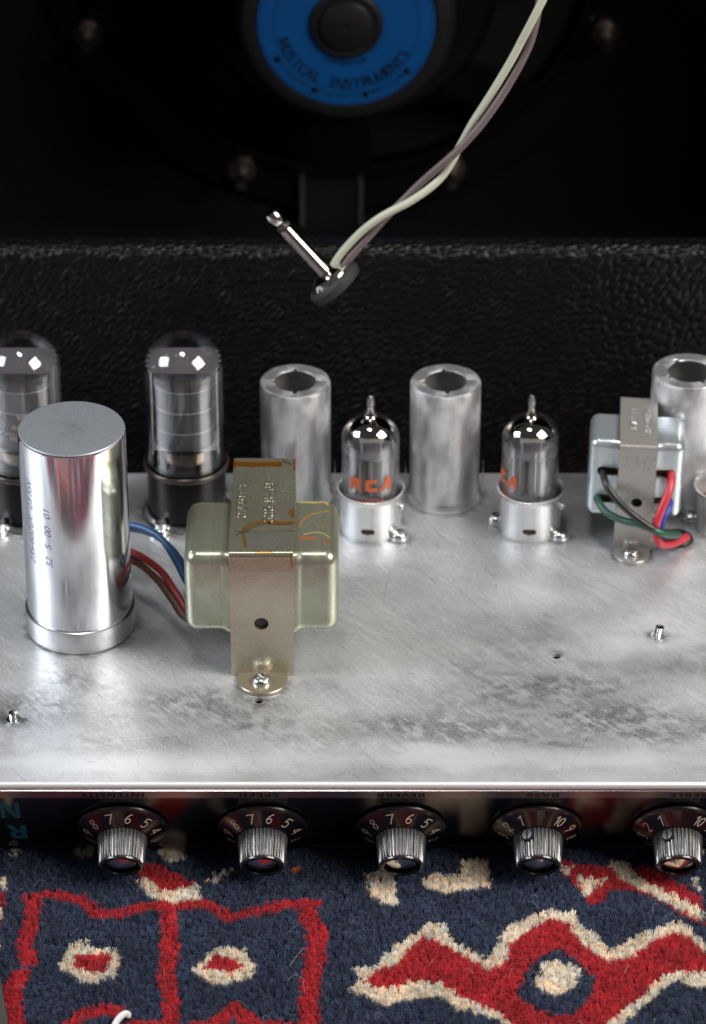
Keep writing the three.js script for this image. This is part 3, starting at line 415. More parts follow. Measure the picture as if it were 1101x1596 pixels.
// ---------------------------------------------------------------- strapped transformers
function strapPath(d, h, r, n = 6) {                                // inverted U in (z, y), front foot first, with the running length
  const pts = [[0, 0.02]]; for (let k = 0; k <= n; k++) { const a = k / n * Math.PI / 2; pts.push([-r + r * Math.cos(a), h - r + r * Math.sin(a)]); } for (let k = 0; k <= n; k++) { const a = Math.PI / 2 + k / n * Math.PI / 2; pts.push([-d + r + r * Math.cos(a), h - r + r * Math.sin(a)]); } pts.push([-d, 0.02]); return pts;
}
function strapGeo(w, d, h, th = 1.1) {                              // front face at z = 0, extends to z = -d
  const o = strapPath(d, h, 1.6), q = strapPath(d - 2 * th, h - th, 0.5).map(([z, y]) => [z - th, y]); let len = [0]; for (let i = 1; i < o.length; i++) len.push(len[i - 1] + Math.hypot(o[i][0] - o[i - 1][0], o[i][1] - o[i - 1][1]));
  const P = [], UV = [], I = [], quad = (a, b, c, e, ua, ub, uc, ue) => { const k = P.length / 3; P.push(...a, ...b, ...c, ...e); UV.push(...ua, ...ub, ...uc, ...ue); I.push(k, k + 1, k + 2, k, k + 2, k + 3); };
  const T = len[len.length - 1], x0 = -w / 2, x1 = w / 2;
  for (let i = 0; i + 1 < o.length; i++) {
    const a = o[i], b = o[i + 1], c = q[i], e = q[i + 1], va = len[i] / T, vb = len[i + 1] / T;
    quad([x0, a[1], a[0]], [x1, a[1], a[0]], [x1, b[1], b[0]], [x0, b[1], b[0]], [0, va], [1, va], [1, vb], [0, vb]);
    quad([x1, c[1], c[0]], [x0, c[1], c[0]], [x0, e[1], e[0]], [x1, e[1], e[0]], [1, va], [0, va], [0, vb], [1, vb]);
    quad([x1, a[1], a[0]], [x1, c[1], c[0]], [x1, e[1], e[0]], [x1, b[1], b[0]], [1, va], [1, va], [1, vb], [1, vb]);
    quad([x0, c[1], c[0]], [x0, a[1], a[0]], [x0, b[1], b[0]], [x0, e[1], e[0]], [0, va], [0, va], [0, vb], [0, vb]);
  }
  for (const i of [0, o.length - 1]) { const a = o[i], c = q[i]; quad([x0, a[1], a[0]], [x0, c[1], c[0]], [x1, c[1], c[0]], [x1, a[1], a[0]], [0, 0], [0, 0], [1, 0], [1, 0]); }
  const g = new THREE.BufferGeometry(); g.setAttribute('position', new THREE.Float32BufferAttribute(P, 3)); g.setAttribute('uv', new THREE.Float32BufferAttribute(UV, 2)); g.setIndex(I);
  let s = g.toNonIndexed(); s.computeVertexNormals(); s = toCreasedNormals(s, 0.9); return s;
}
function bellGeo(xIn, xOut, y0, y1, z0, z1, r, flare) {             // half cover: rounded box lofted along x, flared where it meets the strap
  const sgn = Math.sign(xOut - xIn), W = Math.abs(xOut - xIn), st = []; const N = 20;
  for (let k = 0; k <= N; k++) { const q = k / N * W; st.push([q, flare * Math.pow(clamp(1 - q / 3.5), 2)]); }
  const rings = []; for (const [q, f] of st.filter((s) => s[0] < W - r)) rings.push([xIn + sgn * q, f]);
  for (let k = 0; k <= 8; k++) { const a = k / 8 * Math.PI / 2; rings.push([xOut - sgn * r * (1 - Math.sin(a)), -r * (1 - Math.cos(a))]); }
  const P = [], UV = [], I = [], S = 8, per = 4 * (S + 1);
  for (const [x, f] of rings) { const Y0 = y0 - f, Y1 = y1 + Math.min(0, f), Z0 = z0, Z1 = z1 + Math.min(f, 0.5), rr0 = Math.max(0.4, r + Math.min(0, f) * 0.6); const zb = Z0 - Math.min(0, f);
    const cs = [[Y1 - rr0, Z1 - rr0, 0], [Y0 + rr0, Z1 - rr0, 1], [Y0 + rr0, zb + rr0, 2], [Y1 - rr0, zb + rr0, 3]];
    for (const [cy, cz, c] of cs) for (let k = 0; k <= S; k++) { const a = (c + k / S) * Math.PI / 2; P.push(x, cy + rr0 * Math.cos(a), cz + rr0 * Math.sin(a)); UV.push((x - Math.min(xIn, xOut)) / W, (cy - y0) / (y1 - y0)); } }
  const nr = rings.length; for (let k = 0; k + 1 < nr; k++) for (let i = 0; i < per; i++) { const a = k * per + i, b = k * per + (i + 1) % per, c = a + per, e = b + per; sgn > 0 ? I.push(a, b, c, b, e, c) : I.push(a, c, b, b, c, e); }
  const last = (nr - 1) * per; for (let i = 1; i + 1 < per; i++) sgn > 0 ? I.push(last, last + i, last + i + 1) : I.push(last, last + i + 1, last + i);
  const g = new THREE.BufferGeometry(); g.setAttribute('position', new THREE.Float32BufferAttribute(P, 3)); g.setAttribute('uv', new THREE.Float32BufferAttribute(UV, 2)); g.setIndex(I);
  g.computeVertexNormals(); return g;
}
function footGeo(w, len) { const s = new THREE.Shape(), r = w / 2; s.moveTo(-r, -0.5); s.lineTo(r, -0.5); s.lineTo(r, len - r); s.absarc(0, len - r, r, 0, Math.PI, false); s.closePath(); const g = new THREE.ExtrudeGeometry(s, { depth: 0.9, bevelEnabled: true, bevelSize: 0.15, bevelThickness: 0.15, bevelSegments: 1, curveSegments: 20 }); g.rotateX(Math.PI / 2); g.translate(0, 1.2, 0); return g; }
const speckle = (x, w, h, n, c, a0, a1) => { for (let i = 0; i < n; i++) { x.fillStyle = `rgba(${c},${rr(a0, a1)})`; x.beginPath(); x.arc(rnd() * w, rnd() * h, rr(0.6, 2.6), 0, 7); x.fill(); } };
{
  const t = thing('output_transformer', 'large strapped transformer with amber varnish stains beside the capacitor can', 'transformer', [-30.7, 0, 104.8]);
  const d = 62, h = 49.8, w = 21.4, T = h * 2 + d;                  // strap
  const strapMap = canvasTex(400, 2048, (x, W, H) => {
    const Y = (s) => H - s / T * H, k = H / T;                       // s: length along the strap from the front foot, in mm
    x.fillStyle = 'rgb(203,194,174)'; x.fillRect(0, 0, W, H); x.fillStyle = 'rgb(172,172,152)'; x.fillRect(0, 0, W, Y(h - 1));
    for (let i = 0; i < 2200; i++) { const q = rnd(); x.fillStyle = `rgba(${q > 0.5 ? '226,222,206' : '118,110,94'},${rr(0.03, 0.1)})`; x.fillRect(rnd() * W, rnd() * H, rr(2, 40), rr(1, 2)); }
    for (let i = 0; i < 60; i++) { x.fillStyle = `rgba(${rnd() > 0.5 ? '150,142,120' : '205,200,186'},0.06)`; x.beginPath(); x.ellipse(rnd() * W, rnd() * H, rr(20, 90), rr(20, 90), 0, 0, 7); x.fill(); }
    speckle(x, W, H, 120, '70,52,36', 0.2, 0.6);
    x.fillStyle = 'rgba(148,112,62,0.16)'; x.fillRect(0, Y(h - 2), W, k * 5);
    const amber = (a) => `rgba(172,104,18,${a})`;
    x.lineCap = 'round';
    const line = (pts, lw, st) => { x.strokeStyle = st; x.lineWidth = lw; x.beginPath(); pts.forEach(([u, s], i) => i ? x.lineTo(u * W, Y(h + s)) : x.moveTo(u * W, Y(h + s))); x.stroke(); };
    const X = (u) => u; void X;
    line([[0.05, 57.5], [0.3, 56.8], [0.55, 57.4], [0.74, 57]], 46, amber(0.85)); line([[0.06, 59], [0.4, 58.6], [0.7, 59]], 10, 'rgba(214,160,92,0.8)'); line([[0.8, 59.5], [0.92, 57]], 20, 'rgba(120,118,116,0.8)');
    line([[0.0, 60], [0.02, 55]], 22, 'rgba(190,96,20,0.8)'); line([[0.99, 60], [0.99, 53]], 18, 'rgba(196,84,30,0.8)');
    line([[0.22, 14.2], [0.32, 17.6], [0.48, 19.4], [0.62, 19.6], [0.8, 18.6], [0.98, 19]], 30, amber(0.6)); line([[0.24, 15], [0.34, 18.4], [0.5, 20.4], [0.66, 20.6], [0.84, 19.6], [0.98, 20]], 5, 'rgba(226,176,96,0.9)'); line([[0.27, 14], [0.4, 16.6], [0.55, 18], [0.8, 17.4], [0.96, 17.8]], 4, 'rgba(100,58,8,0.8)');
    line([[0.2, 12.5], [0.24, 7], [0.26, 3.5]], 20, amber(0.55)); line([[0.6, 19.4], [0.61, 18.6]], 14, 'rgba(80,42,8,0.9)');
    line([[0.99, 27], [0.98, 22.5]], 22, 'rgba(178,112,10,0.85)'); line([[0.94, 27], [0.93, 24]], 9, 'rgba(168,70,20,0.8)'); line([[0.93, 14], [0.99, 13.5]], 12, 'rgba(190,90,30,0.8)');
    x.font = 'italic 40px sans-serif'; x.fillStyle = 'rgba(176,120,48,0.55)'; x.save(); x.translate(W * 0.36, Y(h + 11.6)); x.rotate(-0.1); x.fillText('Lan~ww~w', 0, 0); x.restore();
    line([[0.3, 13], [0.55, 12], [0.85, 14], [0.97, 13]], 30, 'rgba(150,150,160,0.28)'); x.fillStyle = 'rgba(160,162,172,0.35)'; x.beginPath(); x.ellipse(W * 0.62, Y(h + 6.5), W * 0.36, k * 5, 0, 0, 7); x.fill();
    line([[0.08, 13.5], [0.2, 12.5]], 5, 'rgba(60,58,56,0.8)'); line([[0.1, 11], [0.2, 13]], 5, 'rgba(60,58,56,0.8)'); line([[0.2, 12.8], [0.3, 13.2]], 10, 'rgba(90,88,88,0.7)');
    for (let i = 0; i < 26; i++) { x.fillStyle = 'rgba(50,52,52,0.5)'; x.beginPath(); x.arc(W * (0.58 + rnd() * 0.22), Y(h + 38 + rnd() * 7), rr(2, 6), 0, 7); x.fill(); }
    line([[0.42, 0.6], [0.5, 0.4], [0.7, 0.8]], 10, 'rgba(190,110,30,0.6)'); line([[0.97, 0], [0.985, -5]], 12, 'rgba(178,120,40,0.7)');
    line([[0.02, -1], [0.98, -1]], 8, 'rgba(150,96,48,0.35)');
  });
  let sg = strapGeo(w, d, h); const drill = new THREE.CylinderGeometry(2.45, 2.45, 8, 32); drill.rotateX(Math.PI / 2); drill.translate(-0.2, 21.4, 0); 
  sg = toCreasedNormals(cut(sg, drill.toNonIndexed()), 0.7);
  const sm = std([0.92, 0.92, 0.92], 0.36, 0.74, { map: strapMap, roughnessMap: wearStrap });
  const st = part('strap', sg, sm, t);
  const fm = std([0.44, 0.39, 0.29], 0.38, 0.7, { roughnessMap: wearTex });
  part('foot', [footGeo(16.6, 12), box(19.6, 1.6, 1.1, 0, 0.9, -0.6, 0.2)], fm, st);
  { const f2 = footGeo(16.6, 11); f2.rotateY(Math.PI); f2.translate(0, 0, -d); part('foot', f2, fm, st); }
  // stamped numbers on the top of the strap
  const stamp = (txt, x, len, hh) => { const g = textGeo(txt, 3, 0.35, fontReg), b = g.boundingBox; g.scale(len / (b.max.x - b.min.x), hh / (b.max.y - b.min.y), 1); g.rotateX(-Math.PI / 2); g.rotateY(Math.PI / 2); g.translate(x, h - 0.12, 0); return g; };
  for (const g of [stamp('022913', -7.0, 21, 3.4).translate(0, 0, -33), stamp('606-8-59', 2.1, 25, 3.6).translate(0, 0, -32)]) part('stamped_number', g, M.stamped, st);
  part('hole_shade', cyl(3, 3, 0.3, 0, 0, 0).rotateX(Math.PI / 2).translate(-0.2, 21.4, -1.9), M.hole, st);
  const bellMap = (stain) => canvasTex(512, 1024, (x, W, H) => {
    x.fillStyle = 'rgb(188,190,172)'; x.fillRect(0, 0, W, H); for (let i = 0; i < 1500; i++) { x.fillStyle = `rgba(${rnd() > 0.5 ? '222,228,218' : '140,140,116'},${rr(0.03, 0.09)})`; x.fillRect(rnd() * W, rnd() * H, rr(2, 30), rr(1, 3)); } speckle(x, W, H, 40, '84,70,40', 0.3, 0.7);
    for (let i = 0; i < 40; i++) { x.fillStyle = 'rgba(168,164,122,0.07)'; x.beginPath(); x.ellipse(rnd() * W, rnd() * H, rr(30, 90), rr(30, 90), 0, 0, 7); x.fill(); }
  });
  const bm = std([0.9, 0.91, 0.89], 0.36, 0.74, { map: bellMap(0), roughnessMap: smudgeR });
  const y0 = 17, y1 = 48.4, zb = -37, zf = -0.7;
  part('end_bell', bellGeo(-w / 2 + 0.05, -25.9, y0, y1, zb, zf, 4.2, 1.6), bm, t);
  const eb = part('end_bell', bellGeo(w / 2 - 0.05, 25.9, y0, y1, zb, zf, 4.2, 1.6), bm, t);
  // dried varnish and old stamp on the right hand cover: thin raised film
  const film = (pts, r, flat = 0.25) => { const g = tube(pts, r, 40, 6); g.translate(0, -y1, 0); g.scale(1, flat, 1); g.translate(0, y1, 0); return g; };
  const Yt = y1 + 0.0, varnish = std([0.3, 0.17, 0.035], 0.3, 0, { clearcoat: 0.6 }), pale = std([0.42, 0.32, 0.09], 0.4, 0), rust = std([0.26, 0.10, 0.035], 0.5);
  part('varnish_mark', [film([[12.2, Yt, -17.5], [12.8, Yt, -20.5], [14.4, Yt, -24], [16.6, Yt, -26.6], [19.4, Yt, -28], [23, Yt, -28.3]], 0.42)], varnish, eb);
  part('varnish_edge', [film([[12.5, Yt, -34.4], [17, Yt, -34], [21, Yt, -34.2], [22.4, Yt, -32.5]], 0.5), film([[14, Yt, -13.6], [17, Yt, -15], [20, Yt, -14.8], [23.2, Yt, -11.5]], 0.25, 0.15)], pale, eb);
  { const g = textGeo('3WC', 2.9, 0.04, fontReg); g.scale(1, 1.25, 1); g.rotateX(-Math.PI / 2); g.translate(18.8, Yt - 0.02, -21.6); const k = textGeo('-40', 2, 0.06, fontReg); k.rotateX(-Math.PI / 2); k.translate(21.2, Yt - 0.02, -9.4); const b = box(5.6, 0.08, 2.0, 15.4, Yt + 0.01, -11.4, 0.03), l = film([[13.6, Yt, -18.6], [16, Yt, -18.4], [21, Yt, -18.5]], 0.14, 0.3); part('stamped_mark', [k, b], rust, eb); part('stamped_mark', [g, l], std([0.22, 0.18, 0.085], 0.4, 0.3), eb); }
  part('lamination_core', box(w - 1, 30, d - 3, 0, 33, -d / 2, 0.4), std([0.08, 0.075, 0.07], 0.5, 0.4), t);
  screw(t, -0.3, 1.2, 5.2, 1.02, 0.2, 'mounting_screw');
  // leads from the left cover to behind the can
  const rel = (a) => a.map(([x, y, z]) => [x + 30.7, y, z - 104.8]);
  const wire = (n, pts, r, c, l) => part(n, tube(rel(pts), r, 50, 14), std(c, 0.38, 0, { clearcoat: 0.3, clearcoatRoughness: 0.3 }), t, l);
  wire('lead', [[-96, 8, 34], [-90, 15, 36], [-82, 19.6, 40], [-75.8, 21, 43], [-67.6, 20.9, 50], [-61.6, 17.4, 60], [-57, 14, 69], [-52, 14, 74]], 1.25, [0.012, 0.075, 0.22], 'blue lead');
  wire('lead', [[-95, 5, 32], [-88, 12, 35], [-80, 17.5, 39], [-70, 19.5, 46], [-63, 18.2, 54], [-58, 15.8, 62], [-52, 15, 70]], 1.15, [0.010, 0.06, 0.18], 'dark blue lead behind the other blue one');
  wire('lead', [[-94, 6, 42], [-86, 13, 47], [-78, 16.8, 53], [-67, 16.9, 65], [-61.1, 14, 75], [-57, 11, 81], [-50, 10, 84]], 1.3, [0.26, 0.012, 0.014], 'red lead');
  wire('lead', [[-95, 4, 42], [-86, 11, 47], [-79, 13.8, 52], [-69, 13.5, 64], [-62.5, 10.5, 74], [-58.5, 8, 80], [-50, 7, 84]], 1.25, [0.11, 0.045, 0.024], 'brown lead');
  wire('lead', [[-96, 4.6, 44], [-87, 12.0, 49], [-78, 14.6, 55], [-68.6, 14.8, 66], [-62, 12, 76], [-58, 9.4, 82], [-50, 8.5, 86]], 1.15, [0.10, 0.035, 0.02], 'reddish brown lead');
}
{
  const t = thing('reverb_transformer', 'small grey strapped transformer with black, green, red and blue leads', 'transformer', [100.0, 0, 26.4]); t.rotation.set(0, -0.07, -0.02, 'XYZ');
  const w = 13.3, d = 35, h = 44.0;
  const map = canvasTex(256, 1024, (x, W, H) => { x.fillStyle = 'rgb(184,182,178)'; x.fillRect(0, 0, W, H); for (let i = 0; i < 1200; i++) { x.fillStyle = `rgba(${rnd() > 0.5 ? '216,214,210' : '112,110,108'},${rr(0.03, 0.1)})`; x.fillRect(rnd() * W, rnd() * H, rr(2, 30), rr(1, 2)); } speckle(x, W, H * 0.9, 60, '60,58,56', 0.15, 0.5); for (let i = 0; i < 40; i++) { x.fillStyle = 'rgba(70,68,66,0.3)'; x.beginPath(); x.arc(W * (0.1 + rnd() * 0.85), H * (0.67 + rnd() * 0.05), rr(1, 5), 0, 7); x.fill(); } });
  let sg = strapGeo(w, d, h, 0.9); const drill = new THREE.CylinderGeometry(2.0, 2.0, 6, 28); drill.rotateX(Math.PI / 2); drill.translate(0.6, 20.4, 0); sg = toCreasedNormals(cut(sg, drill.toNonIndexed()), 0.7);
  const sm = std([0.86, 0.85, 0.84], 0.36, 0.5, { map, roughnessMap: wearStrap }), st = part('strap', sg, sm, t);
  part('foot', footGeo(12.6, 9.2).translate(0, -0.2, 0), sm, st);
  part('hole_shade', cyl(2.6, 2.6, 0.3, 0, 0, 0).rotateX(Math.PI / 2).translate(0.6, 20.4, -1.6), M.hole, st);
  const stamp = (txt, x, z, len, hh) => { const g = textGeo(txt, 3, 0.3, fontReg), b = g.boundingBox; g.scale(len / (b.max.x - b.min.x), hh / (b.max.y - b.min.y), 1); g.rotateX(-Math.PI / 2); g.rotateY(Math.PI / 2); g.translate(x, h + 0.02, z); return g; };
  for (const g of [stamp('67411', -1.9, -19, 14, 2.2), stamp('022985', 3.2, -18, 16, 2.2)]) part('stamped_number', g, M.stampedPale, st);
  const y0 = 11, y1 = 42.6, zf = -4.5, zb = -26; const bellM = std([0.62, 0.68, 0.72], 0.3, 0.72, { roughnessMap: wearTex });
  const slots = (x0, x1) => [30.4, 18.9].map((y) => { const g = box(Math.abs(x1 - x0), 3.4, 5, (x0 + x1) / 2, y, zf, 1.3); return g.index ? g.toNonIndexed() : g; });
  const close = (g) => g.toNonIndexed();
  part('end_bell', toCreasedNormals(cut(close(bellGeo(-w / 2 + 0.4, -17.2, y0, y1, zb, zf, 3.2, 0.8)), ...slots(-14, -5)), 0.6), bellM, t);
  part('end_bell', toCreasedNormals(cut(close(bellGeo(w / 2 - 0.4, 16.6, y0, y1, zb, zf, 3.2, 0.8)), ...slots(13.6, 5)), 0.6), bellM, t);
  part('winding', [box(28, 27, 14, 0, 26, -14, 1)], std([0.16, 0.10, 0.045], 0.7), t);
  part('lamination_core', box(w - 0.6, 30, d - 3, 0, 27.5, -d / 2, 0.3), std([0.10, 0.10, 0.10], 0.5, 0.4), t);
  screw(t, -0.1, 1.0, 3.6, 0.92, 0.7, 'mounting_screw');
  const c0 = Math.cos(-0.07), s0 = Math.sin(-0.07), rel = (a) => a.map(([x, y, z]) => { const X = x - 100.0, Z = z - 26.4; return [X * c0 - Z * s0, y, X * s0 + Z * c0]; });
  const wire = (pts, r, c, l) => part('lead', tube(rel(pts), r, 60, 14), std(c, 0.4, 0, { clearcoat: 0.3, clearcoatRoughness: 0.3 }), t, l);
  wire([[88, 30, 15], [88.4, 29.8, 22], [89.4, 28.2, 27], [92.8, 24.6, 30.6], [98.9, 20.4, 34.6], [106.8, 15.6, 36.5], [113, 11, 31], [116.6, 3, 20], [116.8, -3, 18.5]], 1.3, [0.012, 0.012, 0.013], 'black lead');
  wire([[86.5, 18.9, 15], [87.3, 18.8, 23], [89.6, 17.4, 27.5], [94.6, 16.6, 31.5], [102.2, 17.0, 35.6], [109.6, 14.0, 36.4], [115.4, 8.4, 28.8], [117.4, 2.6, 20], [117, -3, 18]], 1.35, [0.012, 0.085, 0.05], 'green lead');
  wire([[112.4, 30.2, 15], [112.5, 30, 23.6], [111.8, 27.4, 28], [109.4, 22.5, 31.6], [107.6, 18, 33.6], [107.2, 14, 35], [108.8, 9.6, 35.5], [113, 6.4, 31.5], [118.2, 5, 25.5], [120, 2.5, 20.8], [118.8, -2, 18.6]], 1.55, [0.52, 0.025, 0.045], 'red lead');
  wire([[113.4, 18.8, 15], [113.3, 18.7, 22.4], [112, 17.4, 26.2], [109.8, 14, 29], [110, 9, 30], [114, 5, 25], [116, -2, 19]], 1.05, [0.012, 0.04, 0.36], 'blue lead');
}
// ---------------------------------------------------------------- tube shields
{
  const t = thing('tube_shield', 'dull aluminium tube shield standing behind the large transformer', 'tube shield', [-20.9, 0, -12], 'tube shields along the back of the chassis');
  const R = 12.75, H = 48.4, body = lathe([[R + 0.6, 0.4], [R + 0.55, 2], [R, 3], [R, H - 0.9], [R - 0.3, H - 0.25], [R - 1.0, H]], 96, 0.5);
  { const p = body.attributes.position, uv = body.attributes.uv; for (let i = 0; i < p.count; i++) uv.setXY(i, uv.getX(i) * 2, p.getY(i) / 50); }
  part('shield_body', body, M.shield, t);
  const s = new THREE.Shape(); s.absarc(0, 0, R - 0.9, 0, Math.PI * 2); const h = new THREE.Path(); const n = 96;
  for (let i = 0; i <= n; i++) { const a = -i / n * Math.PI * 2, f = Math.abs(((a / (Math.PI / 2)) % 1 + 1) % 1 - 0.5), tab = Math.abs(Math.sin(2 * a)) < 0.2 ? 1.5 : 0; void f; const q = 7.7 + tab; i ? h.lineTo(Math.cos(a) * q, Math.sin(a) * q) : h.moveTo(Math.cos(a) * q, Math.sin(a) * q); }
  s.holes.push(h); const lid = new THREE.ExtrudeGeometry(s, { depth: 0.5, bevelEnabled: true, bevelSize: 0.12, bevelThickness: 0.12, bevelSegments: 1, curveSegments: 48 }); lid.rotateX(-Math.PI / 2); lid.translate(0, H - 0.62, 0); { const uv = lid.attributes.uv; for (let i = 0; i < uv.count; i++) uv.setXY(i, uv.getX(i) / 26, uv.getY(i) / 26); }
  part('shield_lid', lid, M.shield, t);
  part('shield_lining', lathe([[R - 0.5, 1], [R - 0.5, H - 1]], 64), M.shieldIn, t);
  copyOf(t, [33.5, 0, -12], 'dull aluminium tube shield between the two bare glass preamp tubes').rotation.y = 0.06;
  const c = copyOf(t, [121.4, 0, -12], 'dull aluminium tube shield behind the small transformer, cut by the right edge'); c.scale.set(1.06, 1.085, 1.06); c.rotation.y = 0.5;
  // hidden lower cup of each shield
  for (const [x, l] of [[-20.9, 'socket cup clasping the foot of the shield behind the large transformer'], [33.5, 'socket cup clasping the foot of the shield between the bare tubes']]) {
    const b = thing('shield_clamp', l, 'clamp', [x, 0, -12], 'clamps at the feet of the tube shields');
    for (const q of [-1, 1]) { const g = lathe([[13.6, 0.1], [13.7, 1], [13.7, 11], [13.4, 12.4]], 16, 0.4); const cutG = new THREE.CylinderGeometry(14.4, 14.4, 12, 10, 1, true, Math.PI / 2 - 0.22, 0.44); void g; cutG.translate(0, 7.4, 0); if (q < 0) cutG.rotateY(Math.PI); part('clip', cutG, std([0.75, 0.76, 0.78], 0.35, 0.9, { side: THREE.DoubleSide }), b); }
    part('base_ring', lathe([[13.3, 0.1], [14.2, 0.1], [14.2, 0.5], [13.3, 0.6]], 64), M.sleeve, b);
  }
}
// ---------------------------------------------------------------- socket sleeves
const sleeve = thing('tube_socket', 'bright aluminium socket sleeve around the foot of the left bare tube, screw at its right', 'tube socket', [6.4, 0, 10.1], 'aluminium socket sleeves of the preamp tubes');
{
  const R = 11.2; let g = new THREE.LatheGeometry([[R - 0.6, 0.1], [R, 0.1], [R, 14.4], [R + 0.5, 16.4], [R + 1.0, 17.3], [R + 0.6, 17.5], [R - 0.1, 16.4], [R - 0.6, 14.4], [R - 0.6, 0.1]].map((p) => new THREE.Vector2(...p)), 72);
  const win = [0.1, 1.75, -1.5].map((a) => { const b = new THREE.CapsuleGeometry(1.25, 2.5, 6, 12); b.rotateZ(Math.PI / 2); b.scale(1, 1, 4); b.translate(0, 4.6, R); b.rotateY(-a); return b; });
  g = toCreasedNormals(cut(g, ...win), 0.6); part('sleeve', g, M.sleeve, sleeve);
  part('insulator', cyl(R - 1, R - 1, 9, 0, 5, 0, 40), std([0.10, 0.045, 0.025], 0.6), sleeve);
  const ear = (dx, dz) => { const s = new THREE.Shape(); const r = 3.6; s.moveTo(-r, -4.5); s.lineTo(r, -4.5); s.lineTo(r, 0); s.absarc(0, 0, r, 0, Math.PI, false); s.closePath(); const e = new THREE.ExtrudeGeometry(s, { depth: 0.6, bevelEnabled: false, curveSegments: 14 }); e.rotateX(Math.PI / 2); e.translate(0, 0.85, 0); e.rotateY(Math.atan2(dx, dz)); e.translate(dx, 0, dz); return e; };
  part('ear', ear(10.2, 7.6), M.sleeve, sleeve); part('ear', ear(-11.8, -4), M.sleeve, sleeve);
  screw(sleeve, 10.2, 0.85, 7.6, 0.95, 0.9); screw(sleeve, -12.2, 0.85, -4, 0.95, 0.3);
  part('bayonet_pip', new THREE.SphereGeometry(1.3, 16, 12).translate(R * 0.96, 11.2, 4), M.sleeve, sleeve);
  copyOf(sleeve, [64.2, 0, 10.1], 'bright aluminium socket sleeve around the foot of the right bare tube').rotation.y = 0.03;
  copyOf(sleeve, [135.2, 0, 9], 'aluminium socket sleeve at the right edge below the rightmost shield');
}
